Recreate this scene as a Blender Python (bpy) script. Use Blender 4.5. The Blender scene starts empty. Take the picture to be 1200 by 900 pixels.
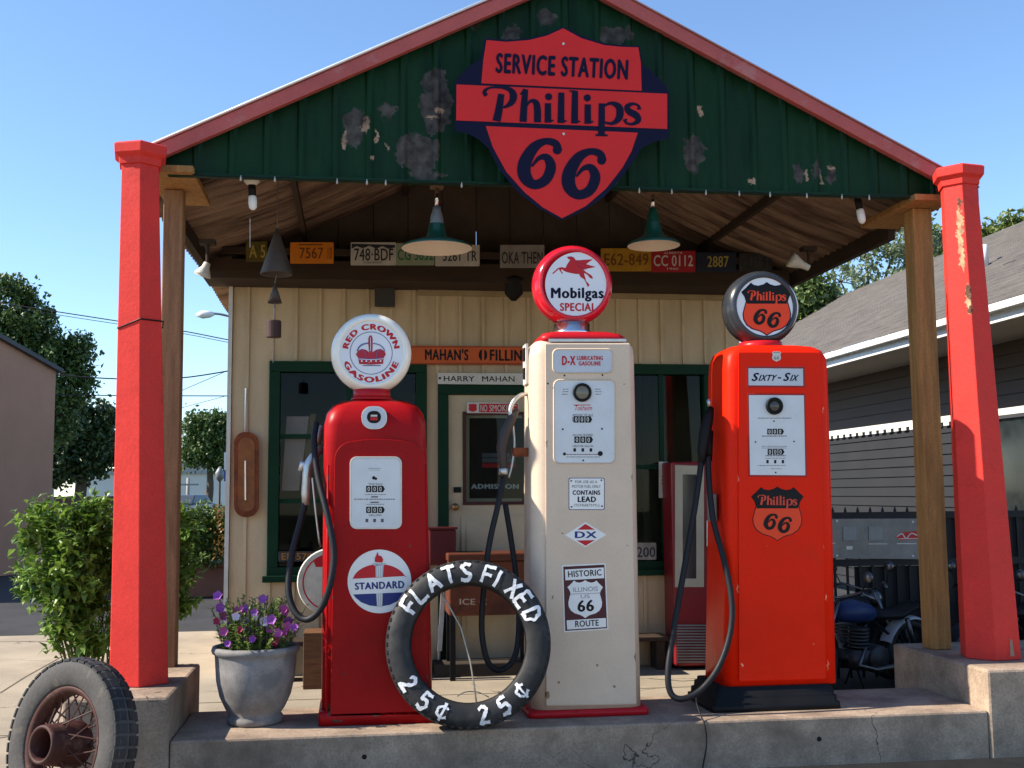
import bpy, math, random
from math import sin, cos, pi, radians, sqrt
from mathutils import Vector, Matrix
from mathutils.geometry import tessellate_polygon
random.seed(66)
S = bpy.context.scene
COL = S.collection

# ------------------------------------------------------------ camera, world, sun, exposure
FPX, PITCH, YAW, ROLL, CAMZ = 1300.0, radians(5.6), radians(8.0), radians(0.45), 1.40
fwd = Vector((sin(YAW)*cos(PITCH), cos(YAW)*cos(PITCH), sin(PITCH)))
rgt = Vector((cos(YAW), -sin(YAW), 0))
upv = rgt.cross(fwd)
CR = rgt*cos(ROLL) - upv*sin(ROLL)
CU = upv*cos(ROLL) + rgt*sin(ROLL)
CP = Vector((0, 0, CAMZ))
cam = bpy.data.cameras.new('camera'); cam_o = bpy.data.objects.new('camera', cam); COL.objects.link(cam_o)
mm = Matrix((CR, CU, -fwd)).transposed().to_4x4(); mm.translation = CP
cam_o.matrix_world = mm
cam.sensor_width = 36.0; cam.lens = 36.0*FPX/1200.0; cam.clip_start = 0.05; cam.clip_end = 3000
S.camera = cam_o

SUN_EL, SUN_ROT = radians(38), radians(-89.4)
w = bpy.data.worlds.new('World'); S.world = w; w.use_nodes = True
nt = w.node_tree
sky = nt.nodes.new('ShaderNodeTexSky'); sky.sky_type = 'NISHITA'; sky.sun_disc = False
sky.sun_elevation = SUN_EL; sky.sun_rotation = SUN_ROT
sky.altitude = 100; sky.air_density = 1.0; sky.dust_density = 0.0; sky.ozone_density = 4.8
nt.links.new(sky.outputs[0], nt.nodes['Background'].inputs[0]); nt.nodes['Background'].inputs[1].default_value = 0.108
sun = bpy.data.lights.new('sun', 'SUN'); sun.energy = 4.2; sun.angle = radians(0.5); sun.color = (1.0, 0.90, 0.76)
sun_o = bpy.data.objects.new('sun', sun); COL.objects.link(sun_o)
sd = Vector((sin(SUN_ROT)*cos(SUN_EL), cos(SUN_ROT)*cos(SUN_EL), sin(SUN_EL)))
sun_o.rotation_euler = (-sd).to_track_quat('-Z', 'Y').to_euler(); sun_o.location = (-8, 0, 12)
S.view_settings.view_transform = 'Standard'; S.view_settings.look = 'None'
S.view_settings.gamma = 1.0; S.view_settings.exposure = 1.2; S.view_settings.use_curve_mapping = False
S.cycles.max_bounces = 8; S.cycles.diffuse_bounces = 4; S.cycles.caustics_reflective = False; S.cycles.caustics_refractive = False
S.cycles.use_denoising = True

# ------------------------------------------------------------ placing: a photo ray met with a plane of the place
def ray(px, py): return fwd + CR*((px-600)/FPX) - CU*((py-450)/FPX)
def P(px, py, Y): d = ray(px, py); return CP + d*(Y/d.y)
def PZ(px, py, Z): d = ray(px, py); return CP + d*((Z-CAMZ)/d.z)
def PX(px, py, X): d = ray(px, py); return CP + d*(X/d.x)

# ------------------------------------------------------------ materials
MATS = {}
def nodes_of(m):
    m.use_nodes = True; n = m.node_tree
    b = n.nodes['Principled BSDF']; return n, b
def M(name, col, rough=0.5, metal=0.0, var=0.15, scale=4.0, bump=0.0, bscale=40.0, coat=0.0, col2=None, c2scale=3.0, c2lo=0.5, c2hi=0.62, stretch=(1, 1, 1), spec=None, fine=0.0):
    """principled surface whose colour is broken up by noise; col2 = patches of a second colour (dirt, rust, wear)"""
    if name in MATS: return MATS[name]
    m = bpy.data.materials.new(name); n, b = nodes_of(m); L = n.links.new
    tc = n.nodes.new('ShaderNodeTexCoord'); mp = n.nodes.new('ShaderNodeMapping'); mp.inputs['Scale'].default_value = stretch
    L(tc.outputs['Object'], mp.inputs[0])
    no = n.nodes.new('ShaderNodeTexNoise'); no.inputs['Scale'].default_value = scale; no.inputs['Detail'].default_value = 6; no.inputs['Roughness'].default_value = 0.62
    L(mp.outputs[0], no.inputs['Vector'])
    rp = n.nodes.new('ShaderNodeMapRange'); rp.inputs[1].default_value = 0.3; rp.inputs[2].default_value = 0.7
    rp.inputs[3].default_value = 1-var; rp.inputs[4].default_value = 1+var*0.5
    L(no.outputs[0], rp.inputs[0])
    hs = n.nodes.new('ShaderNodeMix'); hs.data_type = 'RGBA'; hs.blend_type = 'MULTIPLY'; hs.inputs[0].default_value = 1
    hs.inputs[6].default_value = (*col, 1)
    cb = n.nodes.new('ShaderNodeCombineColor')
    for i in range(3): L(rp.outputs[0], cb.inputs[i])
    L(cb.outputs[0], hs.inputs[7])
    out = hs.outputs[2]
    if fine:
        nf = n.nodes.new('ShaderNodeTexNoise'); nf.inputs['Scale'].default_value = 90; nf.inputs['Detail'].default_value = 3
        L(tc.outputs['Object'], nf.inputs['Vector'])
        rf = n.nodes.new('ShaderNodeMapRange'); rf.inputs[1].default_value = .3; rf.inputs[2].default_value = .7; rf.inputs[3].default_value = 1-fine; rf.inputs[4].default_value = 1+fine*.6
        L(nf.outputs[0], rf.inputs[0])
        cf = n.nodes.new('ShaderNodeCombineColor')
        for i in range(3): L(rf.outputs[0], cf.inputs[i])
        mf = n.nodes.new('ShaderNodeMix'); mf.data_type = 'RGBA'; mf.blend_type = 'MULTIPLY'; mf.inputs[0].default_value = 1
        L(out, mf.inputs[6]); L(cf.outputs[0], mf.inputs[7]); out = mf.outputs[2]
    if col2:
        n2 = n.nodes.new('ShaderNodeTexNoise'); n2.inputs['Scale'].default_value = c2scale; n2.inputs['Detail'].default_value = 8; n2.inputs['Roughness'].default_value = 0.68
        L(mp.outputs[0], n2.inputs['Vector'])
        r2 = n.nodes.new('ShaderNodeMapRange'); r2.inputs[1].default_value = c2lo; r2.inputs[2].default_value = c2hi; L(n2.outputs[0], r2.inputs[0])
        mx = n.nodes.new('ShaderNodeMix'); mx.data_type = 'RGBA'; L(r2.outputs[0], mx.inputs[0]); L(out, mx.inputs[6]); mx.inputs[7].default_value = (*col2, 1)
        out = mx.outputs[2]
    L(out, b.inputs['Base Color'])
    rr = n.nodes.new('ShaderNodeMapRange'); rr.inputs[1].default_value = .3; rr.inputs[2].default_value = .7
    rr.inputs[3].default_value = max(0.02, rough-0.08); rr.inputs[4].default_value = min(1, rough+0.12); L(no.outputs[0], rr.inputs[0]); L(rr.outputs[0], b.inputs['Roughness'])
    b.inputs['Metallic'].default_value = metal
    if coat: b.inputs['Coat Weight'].default_value = coat; b.inputs['Coat Roughness'].default_value = 0.08
    b.inputs['Specular IOR Level'].default_value = (0.28 if spec is None else spec)
    if bump:
        nb = n.nodes.new('ShaderNodeTexNoise'); nb.inputs['Scale'].default_value = bscale; nb.inputs['Detail'].default_value = 5
        L(mp.outputs[0], nb.inputs['Vector'])
        bu = n.nodes.new('ShaderNodeBump'); bu.inputs['Strength'].default_value = bump; bu.inputs['Distance'].default_value = 0.01
        L(nb.outputs[0], bu.inputs['Height']); L(bu.outputs[0], b.inputs['Normal'])
    MATS[name] = m; return m
def add_blotches(m, blots, col, plane='XZ', warp=0.06, edge=0.12, wscale=9):
    """patches with a shape of their own (peeled paint): ellipses with ragged edges, object coordinates"""
    n = m.node_tree; L = n.links.new; b = n.nodes['Principled BSDF']
    src = b.inputs['Base Color'].links[0].from_socket
    tc = n.nodes.new('ShaderNodeTexCoord'); no = n.nodes.new('ShaderNodeTexNoise'); no.inputs['Scale'].default_value = wscale; no.inputs['Detail'].default_value = 7
    no.inputs['Roughness'].default_value = 0.7
    L(tc.outputs['Object'], no.inputs['Vector'])
    ad = n.nodes.new('ShaderNodeVectorMath'); ad.operation = 'MULTIPLY_ADD'; L(no.outputs['Color'], ad.inputs[0]); ad.inputs[1].default_value = (2*warp,)*3
    L(tc.outputs['Object'], ad.inputs[2])
    sb = n.nodes.new('ShaderNodeVectorMath'); sb.operation = 'SUBTRACT'; L(ad.outputs[0], sb.inputs[0]); sb.inputs[1].default_value = (warp,)*3
    acc = None
    for (cx, cz, rx, rz) in blots:
        d = n.nodes.new('ShaderNodeVectorMath'); d.operation = 'SUBTRACT'; L(sb.outputs[0], d.inputs[0]); d.inputs[1].default_value = (cx, 0, cz)
        s = n.nodes.new('ShaderNodeVectorMath'); s.operation = 'MULTIPLY'; L(d.outputs[0], s.inputs[0]); s.inputs[1].default_value = (1/rx, 0, 1/rz)
        l = n.nodes.new('ShaderNodeVectorMath'); l.operation = 'LENGTH'; L(s.outputs[0], l.inputs[0])
        if acc is None: acc = l.outputs['Value']
        else:
            mi = n.nodes.new('ShaderNodeMath'); mi.operation = 'MINIMUM'; L(acc, mi.inputs[0]); L(l.outputs['Value'], mi.inputs[1]); acc = mi.outputs[0]
    mr = n.nodes.new('ShaderNodeMapRange'); mr.inputs[1].default_value = 1.0; mr.inputs[2].default_value = 1-edge; L(acc, mr.inputs[0])
    mx = n.nodes.new('ShaderNodeMix'); mx.data_type = 'RGBA'; L(mr.outputs[0], mx.inputs[0]); L(src, mx.inputs[6]); nv = n.nodes.new('ShaderNodeTexNoise'); nv.inputs['Scale'].default_value = 16; nv.inputs['Detail'].default_value = 6; L(tc.outputs['Object'], nv.inputs['Vector'])
    rv_ = n.nodes.new('ShaderNodeMapRange'); rv_.inputs[1].default_value = .35; rv_.inputs[2].default_value = .65; L(nv.outputs[0], rv_.inputs[0])
    mv = n.nodes.new('ShaderNodeMix'); mv.data_type = 'RGBA'; L(rv_.outputs[0], mv.inputs[0]); mv.inputs[6].default_value = (col[0]*.45, col[1]*.42, col[2]*.40, 1); mv.inputs[7].default_value = (min(1, col[0]*1.35), min(1, col[1]*1.3), min(1, col[2]*1.22), 1)
    L(mv.outputs[2], mx.inputs[7])
    L(mx.outputs[2], b.inputs['Base Color'])
    return m
def add_cracks(m, scale, width, col, keep=.5):
    """a net of wandering hairline cracks, present only in some areas"""
    n = m.node_tree; L = n.links.new; b = n.nodes['Principled BSDF']; src = b.inputs['Base Color'].links[0].from_socket
    tc = n.nodes.new('ShaderNodeTexCoord'); no = n.nodes.new('ShaderNodeTexNoise'); no.inputs['Scale'].default_value = 3; no.inputs['Detail'].default_value = 6; L(tc.outputs['Object'], no.inputs['Vector'])
    ad = n.nodes.new('ShaderNodeVectorMath'); ad.operation = 'MULTIPLY_ADD'; L(no.outputs['Color'], ad.inputs[0]); ad.inputs[1].default_value = (.5,)*3; L(tc.outputs['Object'], ad.inputs[2])
    vo = n.nodes.new('ShaderNodeTexVoronoi'); vo.feature = 'DISTANCE_TO_EDGE'; vo.inputs['Scale'].default_value = scale; L(ad.outputs[0], vo.inputs['Vector'])
    mr = n.nodes.new('ShaderNodeMapRange'); mr.inputs[1].default_value = width; mr.inputs[2].default_value = width*.3; L(vo.outputs['Distance'], mr.inputs[0])
    n2 = n.nodes.new('ShaderNodeTexNoise'); n2.inputs['Scale'].default_value = 1.1; L(tc.outputs['Object'], n2.inputs['Vector'])
    m2 = n.nodes.new('ShaderNodeMapRange'); m2.inputs[1].default_value = keep; m2.inputs[2].default_value = keep+.06; L(n2.outputs[0], m2.inputs[0])
    mu = n.nodes.new('ShaderNodeMath'); mu.operation = 'MULTIPLY'; L(mr.outputs[0], mu.inputs[0]); L(m2.outputs[0], mu.inputs[1])
    mx = n.nodes.new('ShaderNodeMix'); mx.data_type = 'RGBA'; L(mu.outputs[0], mx.inputs[0]); L(src, mx.inputs[6]); mx.inputs[7].default_value = (*col, 1); L(mx.outputs[2], b.inputs['Base Color'])
def glass(name, tint=(0.8, 0.85, 0.85), refl=0.12):
    if name in MATS: return MATS[name]
    m = bpy.data.materials.new(name); n, b = nodes_of(m); L = n.links.new
    n.nodes.remove(b); o = n.nodes['Material Output']
    t = n.nodes.new('ShaderNodeBsdfTransparent'); t.inputs[0].default_value = (*tint, 1)
    g = n.nodes.new('ShaderNodeBsdfGlossy'); g.inputs['Roughness'].default_value = 0.02
    f = n.nodes.new('ShaderNodeFresnel'); f.inputs[0].default_value = 1.5
    g.inputs['Color'].default_value = (.55, .55, .55, 1)
    ma = n.nodes.new('ShaderNodeMath'); ma.operation = 'MULTIPLY_ADD'; ma.inputs[1].default_value = .35; ma.inputs[2].default_value = refl; L(f.outputs[0], ma.inputs[0])
    x = n.nodes.new('ShaderNodeMixShader'); L(ma.outputs[0], x.inputs[0]); L(t.outputs[0], x.inputs[1]); L(g.outputs[0], x.inputs[2]); L(x.outputs[0], o.inputs[0])
    MATS[name] = m; return m
def leafmat(name, c1, c2, scale=2.0, trans=0.25):
    if name in MATS: return MATS[name]
    m = bpy.data.materials.new(name); n, b = nodes_of(m); L = n.links.new
    g = n.nodes.new('ShaderNodeNewGeometry')
    mx = n.nodes.new('ShaderNodeMix'); mx.data_type = 'RGBA'; mx.inputs[6].default_value = (*c1, 1); mx.inputs[7].default_value = (*c2, 1)
    L(g.outputs['Random Per Island'], mx.inputs[0]); L(mx.outputs[2], b.inputs['Base Color'])
    b.inputs['Roughness'].default_value = 0.45
    o = n.nodes['Material Output']; t = n.nodes.new('ShaderNodeBsdfTranslucent'); L(mx.outputs[2], t.inputs[0])
    ms = n.nodes.new('ShaderNodeMixShader'); ms.inputs[0].default_value = trans; L(b.outputs[0], ms.inputs[1]); L(t.outputs[0], ms.inputs[2]); L(ms.outputs[0], o.inputs[0])
    MATS[name] = m; return m
def wood(name, col, dark, scale=5.0, stretch=(6, 6, 0.5), rough=0.7):
    return M(name, col, rough, var=0.35, scale=scale, bump=0.25, bscale=14, col2=dark, c2scale=scale*0.8, c2lo=0.5, c2hi=0.7, stretch=stretch, fine=.15)

RED = M('pump_red', (0.33, 0.006, 0.008), 0.3, var=0.16, scale=3, spec=.10, bump=0.09, bscale=2.6, col2=(0.20, 0.008, 0.010), c2scale=5, c2lo=.56, c2hi=.85, fine=.06)
SCARLET = M('pump_scarlet', (0.78, 0.018, 0.003), 0.36, var=0.10, scale=3, spec=.10, bump=0.09, bscale=2.6, col2=(0.55, 0.03, 0.01), c2scale=4, c2lo=.55, c2hi=.9, fine=.05)
CREAM = M('pump_cream', (0.64, 0.50, 0.375), 0.36, var=0.10, scale=3, spec=.3, bump=0.09, bscale=2.6, col2=(0.54, 0.42, 0.31), c2scale=5, c2lo=.55, c2hi=.85, fine=.05)
CAPRED = M('cap_red', (0.48, 0.010, 0.016), 0.3, var=0.12, spec=.2)
COLRED = M('pillar_red', (0.66, 0.042, 0.033), 0.55, spec=.15, var=0.12, scale=5, bump=0.12, bscale=45, col2=(0.42, 0.03, 0.02), c2scale=6, c2lo=.58, c2hi=.8, fine=.10)
RAKE = M('rake_red', (0.44, 0.095, 0.085), 0.55, var=0.2, scale=3, bump=0.1, bscale=10, col2=(0.42, 0.2, 0.19), c2scale=8, c2lo=.55, c2hi=.8, fine=.08)
GREEN = M('gable_green', (0.0055, 0.036, 0.014), 0.5, spec=.12, var=0.5, scale=5, bump=0.15, bscale=16, col2=(0.008, 0.018, 0.014), c2scale=2.5, c2lo=.5, c2hi=.75, stretch=(2.2, 1, .35), fine=.12)
TRIMGREEN = M('trim_green', (0.006, 0.034, 0.016), 0.5, spec=.12, var=0.25, scale=4, bump=0.1, fine=.1)
WALLBEIGE = M('wall_beige', (0.58, 0.44, 0.275), 0.65, var=0.2, scale=2.5, bump=0.15, bscale=25, col2=(0.36, 0.26, 0.14), c2scale=2.2, c2lo=.52, c2hi=.8, stretch=(1.5, 1, .35), fine=.08)
DARKWOOD = M('dark_wood', (0.045, 0.028, 0.018), 0.8, var=0.4, scale=4, bump=0.2, stretch=(.6, 3, 3))
RUSTY = M('rusty_sheet', (0.25, 0.165, 0.115), 0.75, var=0.45, scale=3, bump=0.1, col2=(0.06, 0.032, 0.022), c2scale=2.6, c2lo=.45, c2hi=.65, stretch=(.35, 5.0, 1), fine=.15)
ROOFTOP = M('roof_metal', (0.45, 0.20, 0.19), 0.5, var=0.2, metal=0.2)
CONC = M('concrete', (0.335, 0.285, 0.215), 0.85, var=0.22, scale=1.3, bump=0.25, bscale=60, col2=(0.23, 0.19, 0.145), c2scale=.9, c2lo=.52, c2hi=.75, fine=.12)
CURB = M('curb_concrete', (0.37, 0.28, 0.205), 0.9, var=0.45, scale=4.5, bump=0.22, bscale=45, col2=(0.18, 0.13, 0.095), c2scale=2.6, c2lo=.47, c2hi=.70, fine=.22)
ASPH = M('asphalt', (0.045, 0.045, 0.047), 0.9, var=0.3, scale=2, bump=0.3, bscale=120, fine=.25)
DIRT = M('ground_soil', (0.10, 0.10, 0.06), 0.95, var=0.4, scale=.3, col2=(0.05, 0.075, 0.025), c2scale=.15)
add_cracks(CONC, .55, .006, (.07, .055, .04), .48); add_cracks(CURB, 1.0, .0035, (.06, .045, .034), .55)
OAK = wood('post_timber', (0.40, 0.21, 0.07), (0.24, 0.12, 0.04))
OLDTIMBER = wood('old_timber', (0.31, 0.175, 0.085), (0.17, 0.09, 0.045))
RUBBER = M('rubber', (0.022, 0.022, 0.023), 0.6, var=0.35, scale=8, bump=0.1, bscale=30, col2=(0.06, 0.058, 0.055), c2scale=6, c2lo=.5, c2hi=.8)
RUBBER2 = M('weathered_rubber', (0.065, 0.062, 0.060), 0.75, var=0.35, scale=9, bump=0.2, bscale=40, col2=(0.15, 0.12, 0.09), c2scale=7, c2lo=.57, c2hi=.75, fine=.15)
HOSE = M('hose_rubber', (0.009, 0.010, 0.013), 0.55, var=0.3, scale=14, bump=0.05)
CHROME = M('chrome', (0.75, 0.75, 0.74), 0.18, metal=1.0, var=0.1, scale=9)
ALU = M('cast_aluminium', (0.62, 0.61, 0.58), 0.42, metal=0.85, var=0.25, scale=14, bump=0.1)
WHITEP = M('white_enamel', (0.76, 0.76, 0.74), 0.25, var=0.06, scale=6, coat=.3)
OFFW = M('aged_white', (0.62, 0.60, 0.54), 0.4, var=0.15, scale=8, fine=.08)
GLOBEW = M('globe_glass_white', (0.86, 0.83, 0.74), 0.12, var=0.06, scale=5, coat=.4)
LENSW = M('lens_white', (0.72, 0.73, 0.76), 0.22, var=0.06, scale=5, coat=.3)
GLOBER = M('globe_red', (0.66, 0.012, 0.03), 0.15, var=0.08, coat=.5)
GLOBEK = M('globe_black', (0.03, 0.034, 0.04), 0.25, var=0.15, coat=.4)
BLACK = M('black_paint', (0.010, 0.010, 0.011), 0.45, spec=.15, var=0.2)
NAVY = M('navy_paint', (0.006, 0.006, 0.028), 0.5, spec=.12, var=0.12)
SIGNRED = M('sign_red', (0.66, 0.026, 0.026), 0.42, spec=.15, var=0.08, scale=4, fine=.04)
INKRED = M('ink_red', (0.50, 0.012, 0.02), 0.4, var=0.08)
INKORG = M('ink_orange_red', (0.80, 0.055, 0.012), 0.4, var=0.08)
INKBLUE = M('ink_blue', (0.015, 0.03, 0.17), 0.4, var=0.08)
INKGREY = M('ink_grey', (0.25, 0.25, 0.26), 0.5, var=0.1)
FADEDK = M('faded_ink', (0.09, 0.09, 0.10), 0.5, var=0.2)
DIALW = M('dial_white', (0.60, 0.62, 0.64), 0.3, var=0.10, scale=6, coat=.3)
DIALP = M('dial_pale', (0.52, 0.55, 0.60), 0.35, var=0.12, scale=6, coat=.2)
ORANGE = M('plate_orange', (0.72, 0.22, 0.015), 0.5, var=0.12, scale=12)
SIGNORANGE = M('sign_orange', (0.60, 0.11, 0.025), 0.55, var=0.2, scale=6)
LAMPGREEN = M('lamp_green', (0.008, 0.055, 0.035), 0.3, var=0.2, coat=.3)
SPOT = M('lamp_white_inside', (0.75, 0.68, 0.55), 0.5, var=0.1)
GREYM = M('grey_metal', (0.22, 0.23, 0.23), 0.5, metal=0.4, var=0.25, scale=6, fine=.1)
ZINC = M('zinc', (0.25, 0.235, 0.225), 0.75, metal=0.0, var=0.45, scale=7, bump=0.08, bscale=12, fine=.12, col2=(0.15, 0.15, 0.15), c2scale=5)
RUST = M('rust_brown', (0.22, 0.055, 0.018), 0.7, var=0.4, scale=9, bump=0.15, col2=(0.10, 0.022, 0.010), c2scale=6, c2lo=.48, c2hi=.65, fine=.15)
WHEELRED = M('wheel_oxide', (0.06, 0.020, 0.015), 0.6, var=0.35, scale=9, bump=0.1, col2=(0.16, 0.09, 0.07), c2scale=12, c2lo=.55, c2hi=.75)
SIDING = M('siding_grey_shaded', (0.030, 0.031, 0.035), 0.7, spec=.1, var=0.12, scale=2, fine=.06)  # shade on the grey siding is put into this dark base colour
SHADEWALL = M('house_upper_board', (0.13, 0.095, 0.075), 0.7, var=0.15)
SOFFIT = M('soffit', (0.52, 0.45, 0.37), 0.7, var=0.1)
PINKW = M('pink_render', (0.52, 0.28, 0.18), 0.9, var=0.12, scale=1.2, bump=0.2, bscale=30, fine=.08)
WHITEB = M('white_block', (0.66, 0.65, 0.60), 0.8, var=0.1, scale=.3)
GLASS = glass('window_glass', (.75, .8, .8), .0)
GLASSD = glass('dial_glass', (1, 1, 1), 0.02)
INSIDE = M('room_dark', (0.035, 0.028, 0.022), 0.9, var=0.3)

def pchip(m, base, Y, spots, col, edge=.15): 
    q = []
    for (px, py, rx, rz) in spots: v = P(px, py, Y)-Vector(base); q.append((v.x, v.z, rx, rz))
    add_blotches(m, q, col, warp=.02, edge=edge, wscale=45)
pchip(RED, (.11, 6.0, .24), 5.78, [(385, 832, .010, .03), (395, 845, .03, .008), (501, 800, .006, .05), (503, 610, .005, .03), (440, 838, .02, .006), (390, 700, .006, .008), (480, 640, .007, .005), (384, 560, .005, .02), (404, 790, .006, .006), (470, 770, .004, .012)], (.10, .05, .04))
pchip(CREAM, (1.21, 6.0, .24), 5.78, [(642, 815, .012, .02), (655, 800, .008, .006), (745, 770, .006, .03), (742, 560, .004, .03), (660, 625, .005, .006), (735, 640, .006, .004), (648, 700, .004, .012), (720, 805, .01, .006), (700, 780, .005, .005), (641, 520, .004, .02), (732, 450, .004, .006)], (.22, .15, .09))
pchip(SCARLET, (2.28, 6.0, .24), 5.78, [(970, 700, .003, .02), (967, 640, .003, .012), (966, 480, .003, .02), (870, 780, .006, .01), (972, 780, .004, .03), (900, 640, .003, .004), (955, 755, .004, .003), (866, 560, .003, .02), (866, 690, .003, .03)], (.75, .30, .20))

# ------------------------------------------------------------ mesh builder
class MB:
    def __init__(s, mat=None): s.v = []; s.f = []; s.mi = []; s.mats = []; s.sm = []; s.smooth = False; s.cur = 0; s.m = None; s.lift = 0.0012; s.lay = 0
    def use(s, mat):
        if mat not in s.mats: s.mats.append(mat)
        s.cur = s.mats.index(mat); return s
    def add(s, vs, fs):
        o = len(s.v); s.v += [tuple(p) for p in vs]
        for f in fs: s.f.append([i+o for i in f]); s.mi.append(s.cur); s.sm.append(s.smooth)
        return o
    def box(s, x0, x1, y0, y1, z0, z1):
        s.add([(x0, y0, z0), (x1, y0, z0), (x1, y1, z0), (x0, y1, z0), (x0, y0, z1), (x1, y0, z1), (x1, y1, z1), (x0, y1, z1)],
              [(0, 3, 2, 1), (4, 5, 6, 7), (0, 1, 5, 4), (1, 2, 6, 5), (2, 3, 7, 6), (3, 0, 4, 7)]); return s
    def hexa(s, b, t):
        """8-cornered block from four bottom and four top points"""
        s.add(list(b)+list(t), [(0, 3, 2, 1), (4, 5, 6, 7), (0, 1, 5, 4), (1, 2, 6, 5), (2, 3, 7, 6), (3, 0, 4, 7)]); return s
    def loft(s, loops, cap0=True, cap1=True):
        n = len(loops[0]); vs = [p for l in loops for p in l]; fs = []
        for k in range(len(loops)-1):
            for i in range(n):
                j = (i+1) % n; fs.append((k*n+i, k*n+j, (k+1)*n+j, (k+1)*n+i))
        if cap0: fs.append(tuple(reversed(range(n))))
        if cap1: fs.append(tuple(range((len(loops)-1)*n, len(loops)*n)))
        s.add(vs, fs); return s
    def tube(s, pts, r, n=8, caps=True, closed=False):
        pts = [Vector(p) for p in pts]; rs = r if isinstance(r, (list, tuple)) else [r]*len(pts)
        loops = []; N = None
        for i, p in enumerate(pts):
            a = pts[(i-1) % len(pts)] if (i or closed) else p; b = pts[(i+1) % len(pts)] if (i < len(pts)-1 or closed) else p
            t = (b-a).normalized()
            if N is None: N = t.orthogonal().normalized()
            else: N = (N-t*N.dot(t)).normalized()
            B = t.cross(N)
            loops.append([p+(N*cos(2*pi*k/n)+B*sin(2*pi*k/n))*rs[i] for k in range(n)])
        if closed: loops.append(loops[0])
        s.loft(loops, caps and not closed, caps and not closed); return s
    def lathe(s, prof, c=(0, 0, 0), axis='Z', n=32, a0=0, a1=2*pi):
        """prof = [(r, t)]: radius and position along the axis"""
        c = Vector(c); loops = []
        for (r, t) in prof:
            l = []
            for k in range(n):
                a = 2*pi*k/n
                if axis == 'Z': l.append(c+Vector((r*cos(a), r*sin(a), t)))
                elif axis == 'Y': l.append(c+Vector((r*cos(a), t, r*sin(a))))
                else: l.append(c+Vector((t, r*cos(a), r*sin(a))))
            loops.append(l)
        s.loft(loops, True, True); return s
    def sheet(s, fn, nu, nv):
        vs = [fn(i/nu, j/nv) for j in range(nv+1) for i in range(nu+1)]
        s.add(vs, [(j*(nu+1)+i, j*(nu+1)+i+1, (j+1)*(nu+1)+i+1, (j+1)*(nu+1)+i) for j in range(nv) for i in range(nu)]); return s
    # flat artwork: s.m(x, y, h) turns drawing units into a place, h = height above the base surface
    def on(s, m, lift=0.0012): s.m = m; s.lift = lift; s.lay = 0; return s
    def layer(s, k=None): s.lay = s.lay+1 if k is None else k; return s
    def poly(s, pts, h=None):
        hh = s.lay*s.lift if h is None else h
        tris = tessellate_polygon([[Vector((p[0], p[1], 0)) for p in pts]])
        s.add([s.m(p[0], p[1], hh) for p in pts], [tuple(t) for t in tris]); return s
    def plate(s, pts, h0, h1):
        """solid cut-out between two heights"""
        n = len(pts); tris = tessellate_polygon([[Vector((p[0], p[1], 0)) for p in pts]])
        s.add([s.m(p[0], p[1], h1) for p in pts]+[s.m(p[0], p[1], h0) for p in pts],
              [tuple(t) for t in tris]+[tuple(i+n for i in reversed(t)) for t in tris]+[(i, (i+1) % n, n+(i+1) % n, n+i) for i in range(n)]); return s
    def ribbon(s, pts, rise=0.0004, sub=5):
        """brush stroke: points (x, y, width), smoothed"""
        q = []
        n = len(pts)
        for i in range(n-1):
            p0 = pts[max(i-1, 0)]; p1 = pts[i]; p2 = pts[i+1]; p3 = pts[min(i+2, n-1)]
            for k in range(sub if n > 2 else 1):
                t = k/sub
                q.append([0.5*((2*p1[d])+(-p0[d]+p2[d])*t+(2*p0[d]-5*p1[d]+4*p2[d]-p3[d])*t*t+(-p0[d]+3*p1[d]-3*p2[d]+p3[d])*t**3) for d in range(3)])
        q.append(list(pts[-1])); vs = []
        for i, p in enumerate(q):
            a = q[max(i-1, 0)]; b = q[min(i+1, len(q)-1)]
            dx, dy = b[0]-a[0], b[1]-a[1]; l = math.hypot(dx, dy) or 1
            nx, ny = -dy/l*p[2]/2, dx/l*p[2]/2; h = s.lay*s.lift+rise*i/len(q)
            vs += [s.m(p[0]+nx, p[1]+ny, h), s.m(p[0]-nx, p[1]-ny, h)]
        s.add(vs, [(2*i, 2*i+1, 2*i+3, 2*i+2) for i in range(len(q)-1)]); return s
    def disc(s, cx, cy, r, n=40, ry=None): return s.poly([(cx+r*cos(2*pi*k/n), cy+(ry or r)*sin(2*pi*k/n)) for k in range(n)])
    def ring(s, cx, cy, r0, r1, n=48):
        h = s.lay*s.lift
        vs = [s.m(cx+r*cos(2*pi*k/n), cy+r*sin(2*pi*k/n), h) for r in (r0, r1) for k in range(n)]
        s.add(vs, [(k, (k+1) % n, n+(k+1) % n, n+k) for k in range(n)]); return s
    def rect(s, x0, y0, x1, y1): return s.poly([(x0, y0), (x1, y0), (x1, y1), (x0, y1)])
    def text(s, t, q, bold=0.0, shear=0.0, rise=None):
        """writing fitted into the quad q = (top left, top right, bottom right, bottom left)"""
        vs, fs = glyphs(t, bold, shear); h = s.lay*s.lift
        if len(q) == 2: (a, b), (c, d) = q; q = ((a, b), (c, b), (c, d), (a, d))
        out = []
        for (u, v, e) in vs:
            x = (q[3][0]*(1-u)+q[2][0]*u)*(1-v)+(q[0][0]*(1-u)+q[1][0]*u)*v
            y = (q[3][1]*(1-u)+q[2][1]*u)*(1-v)+(q[0][1]*(1-u)+q[1][1]*u)*v
            out.append(s.m(x, y, h+e))
        s.add(out, fs); return s
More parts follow.
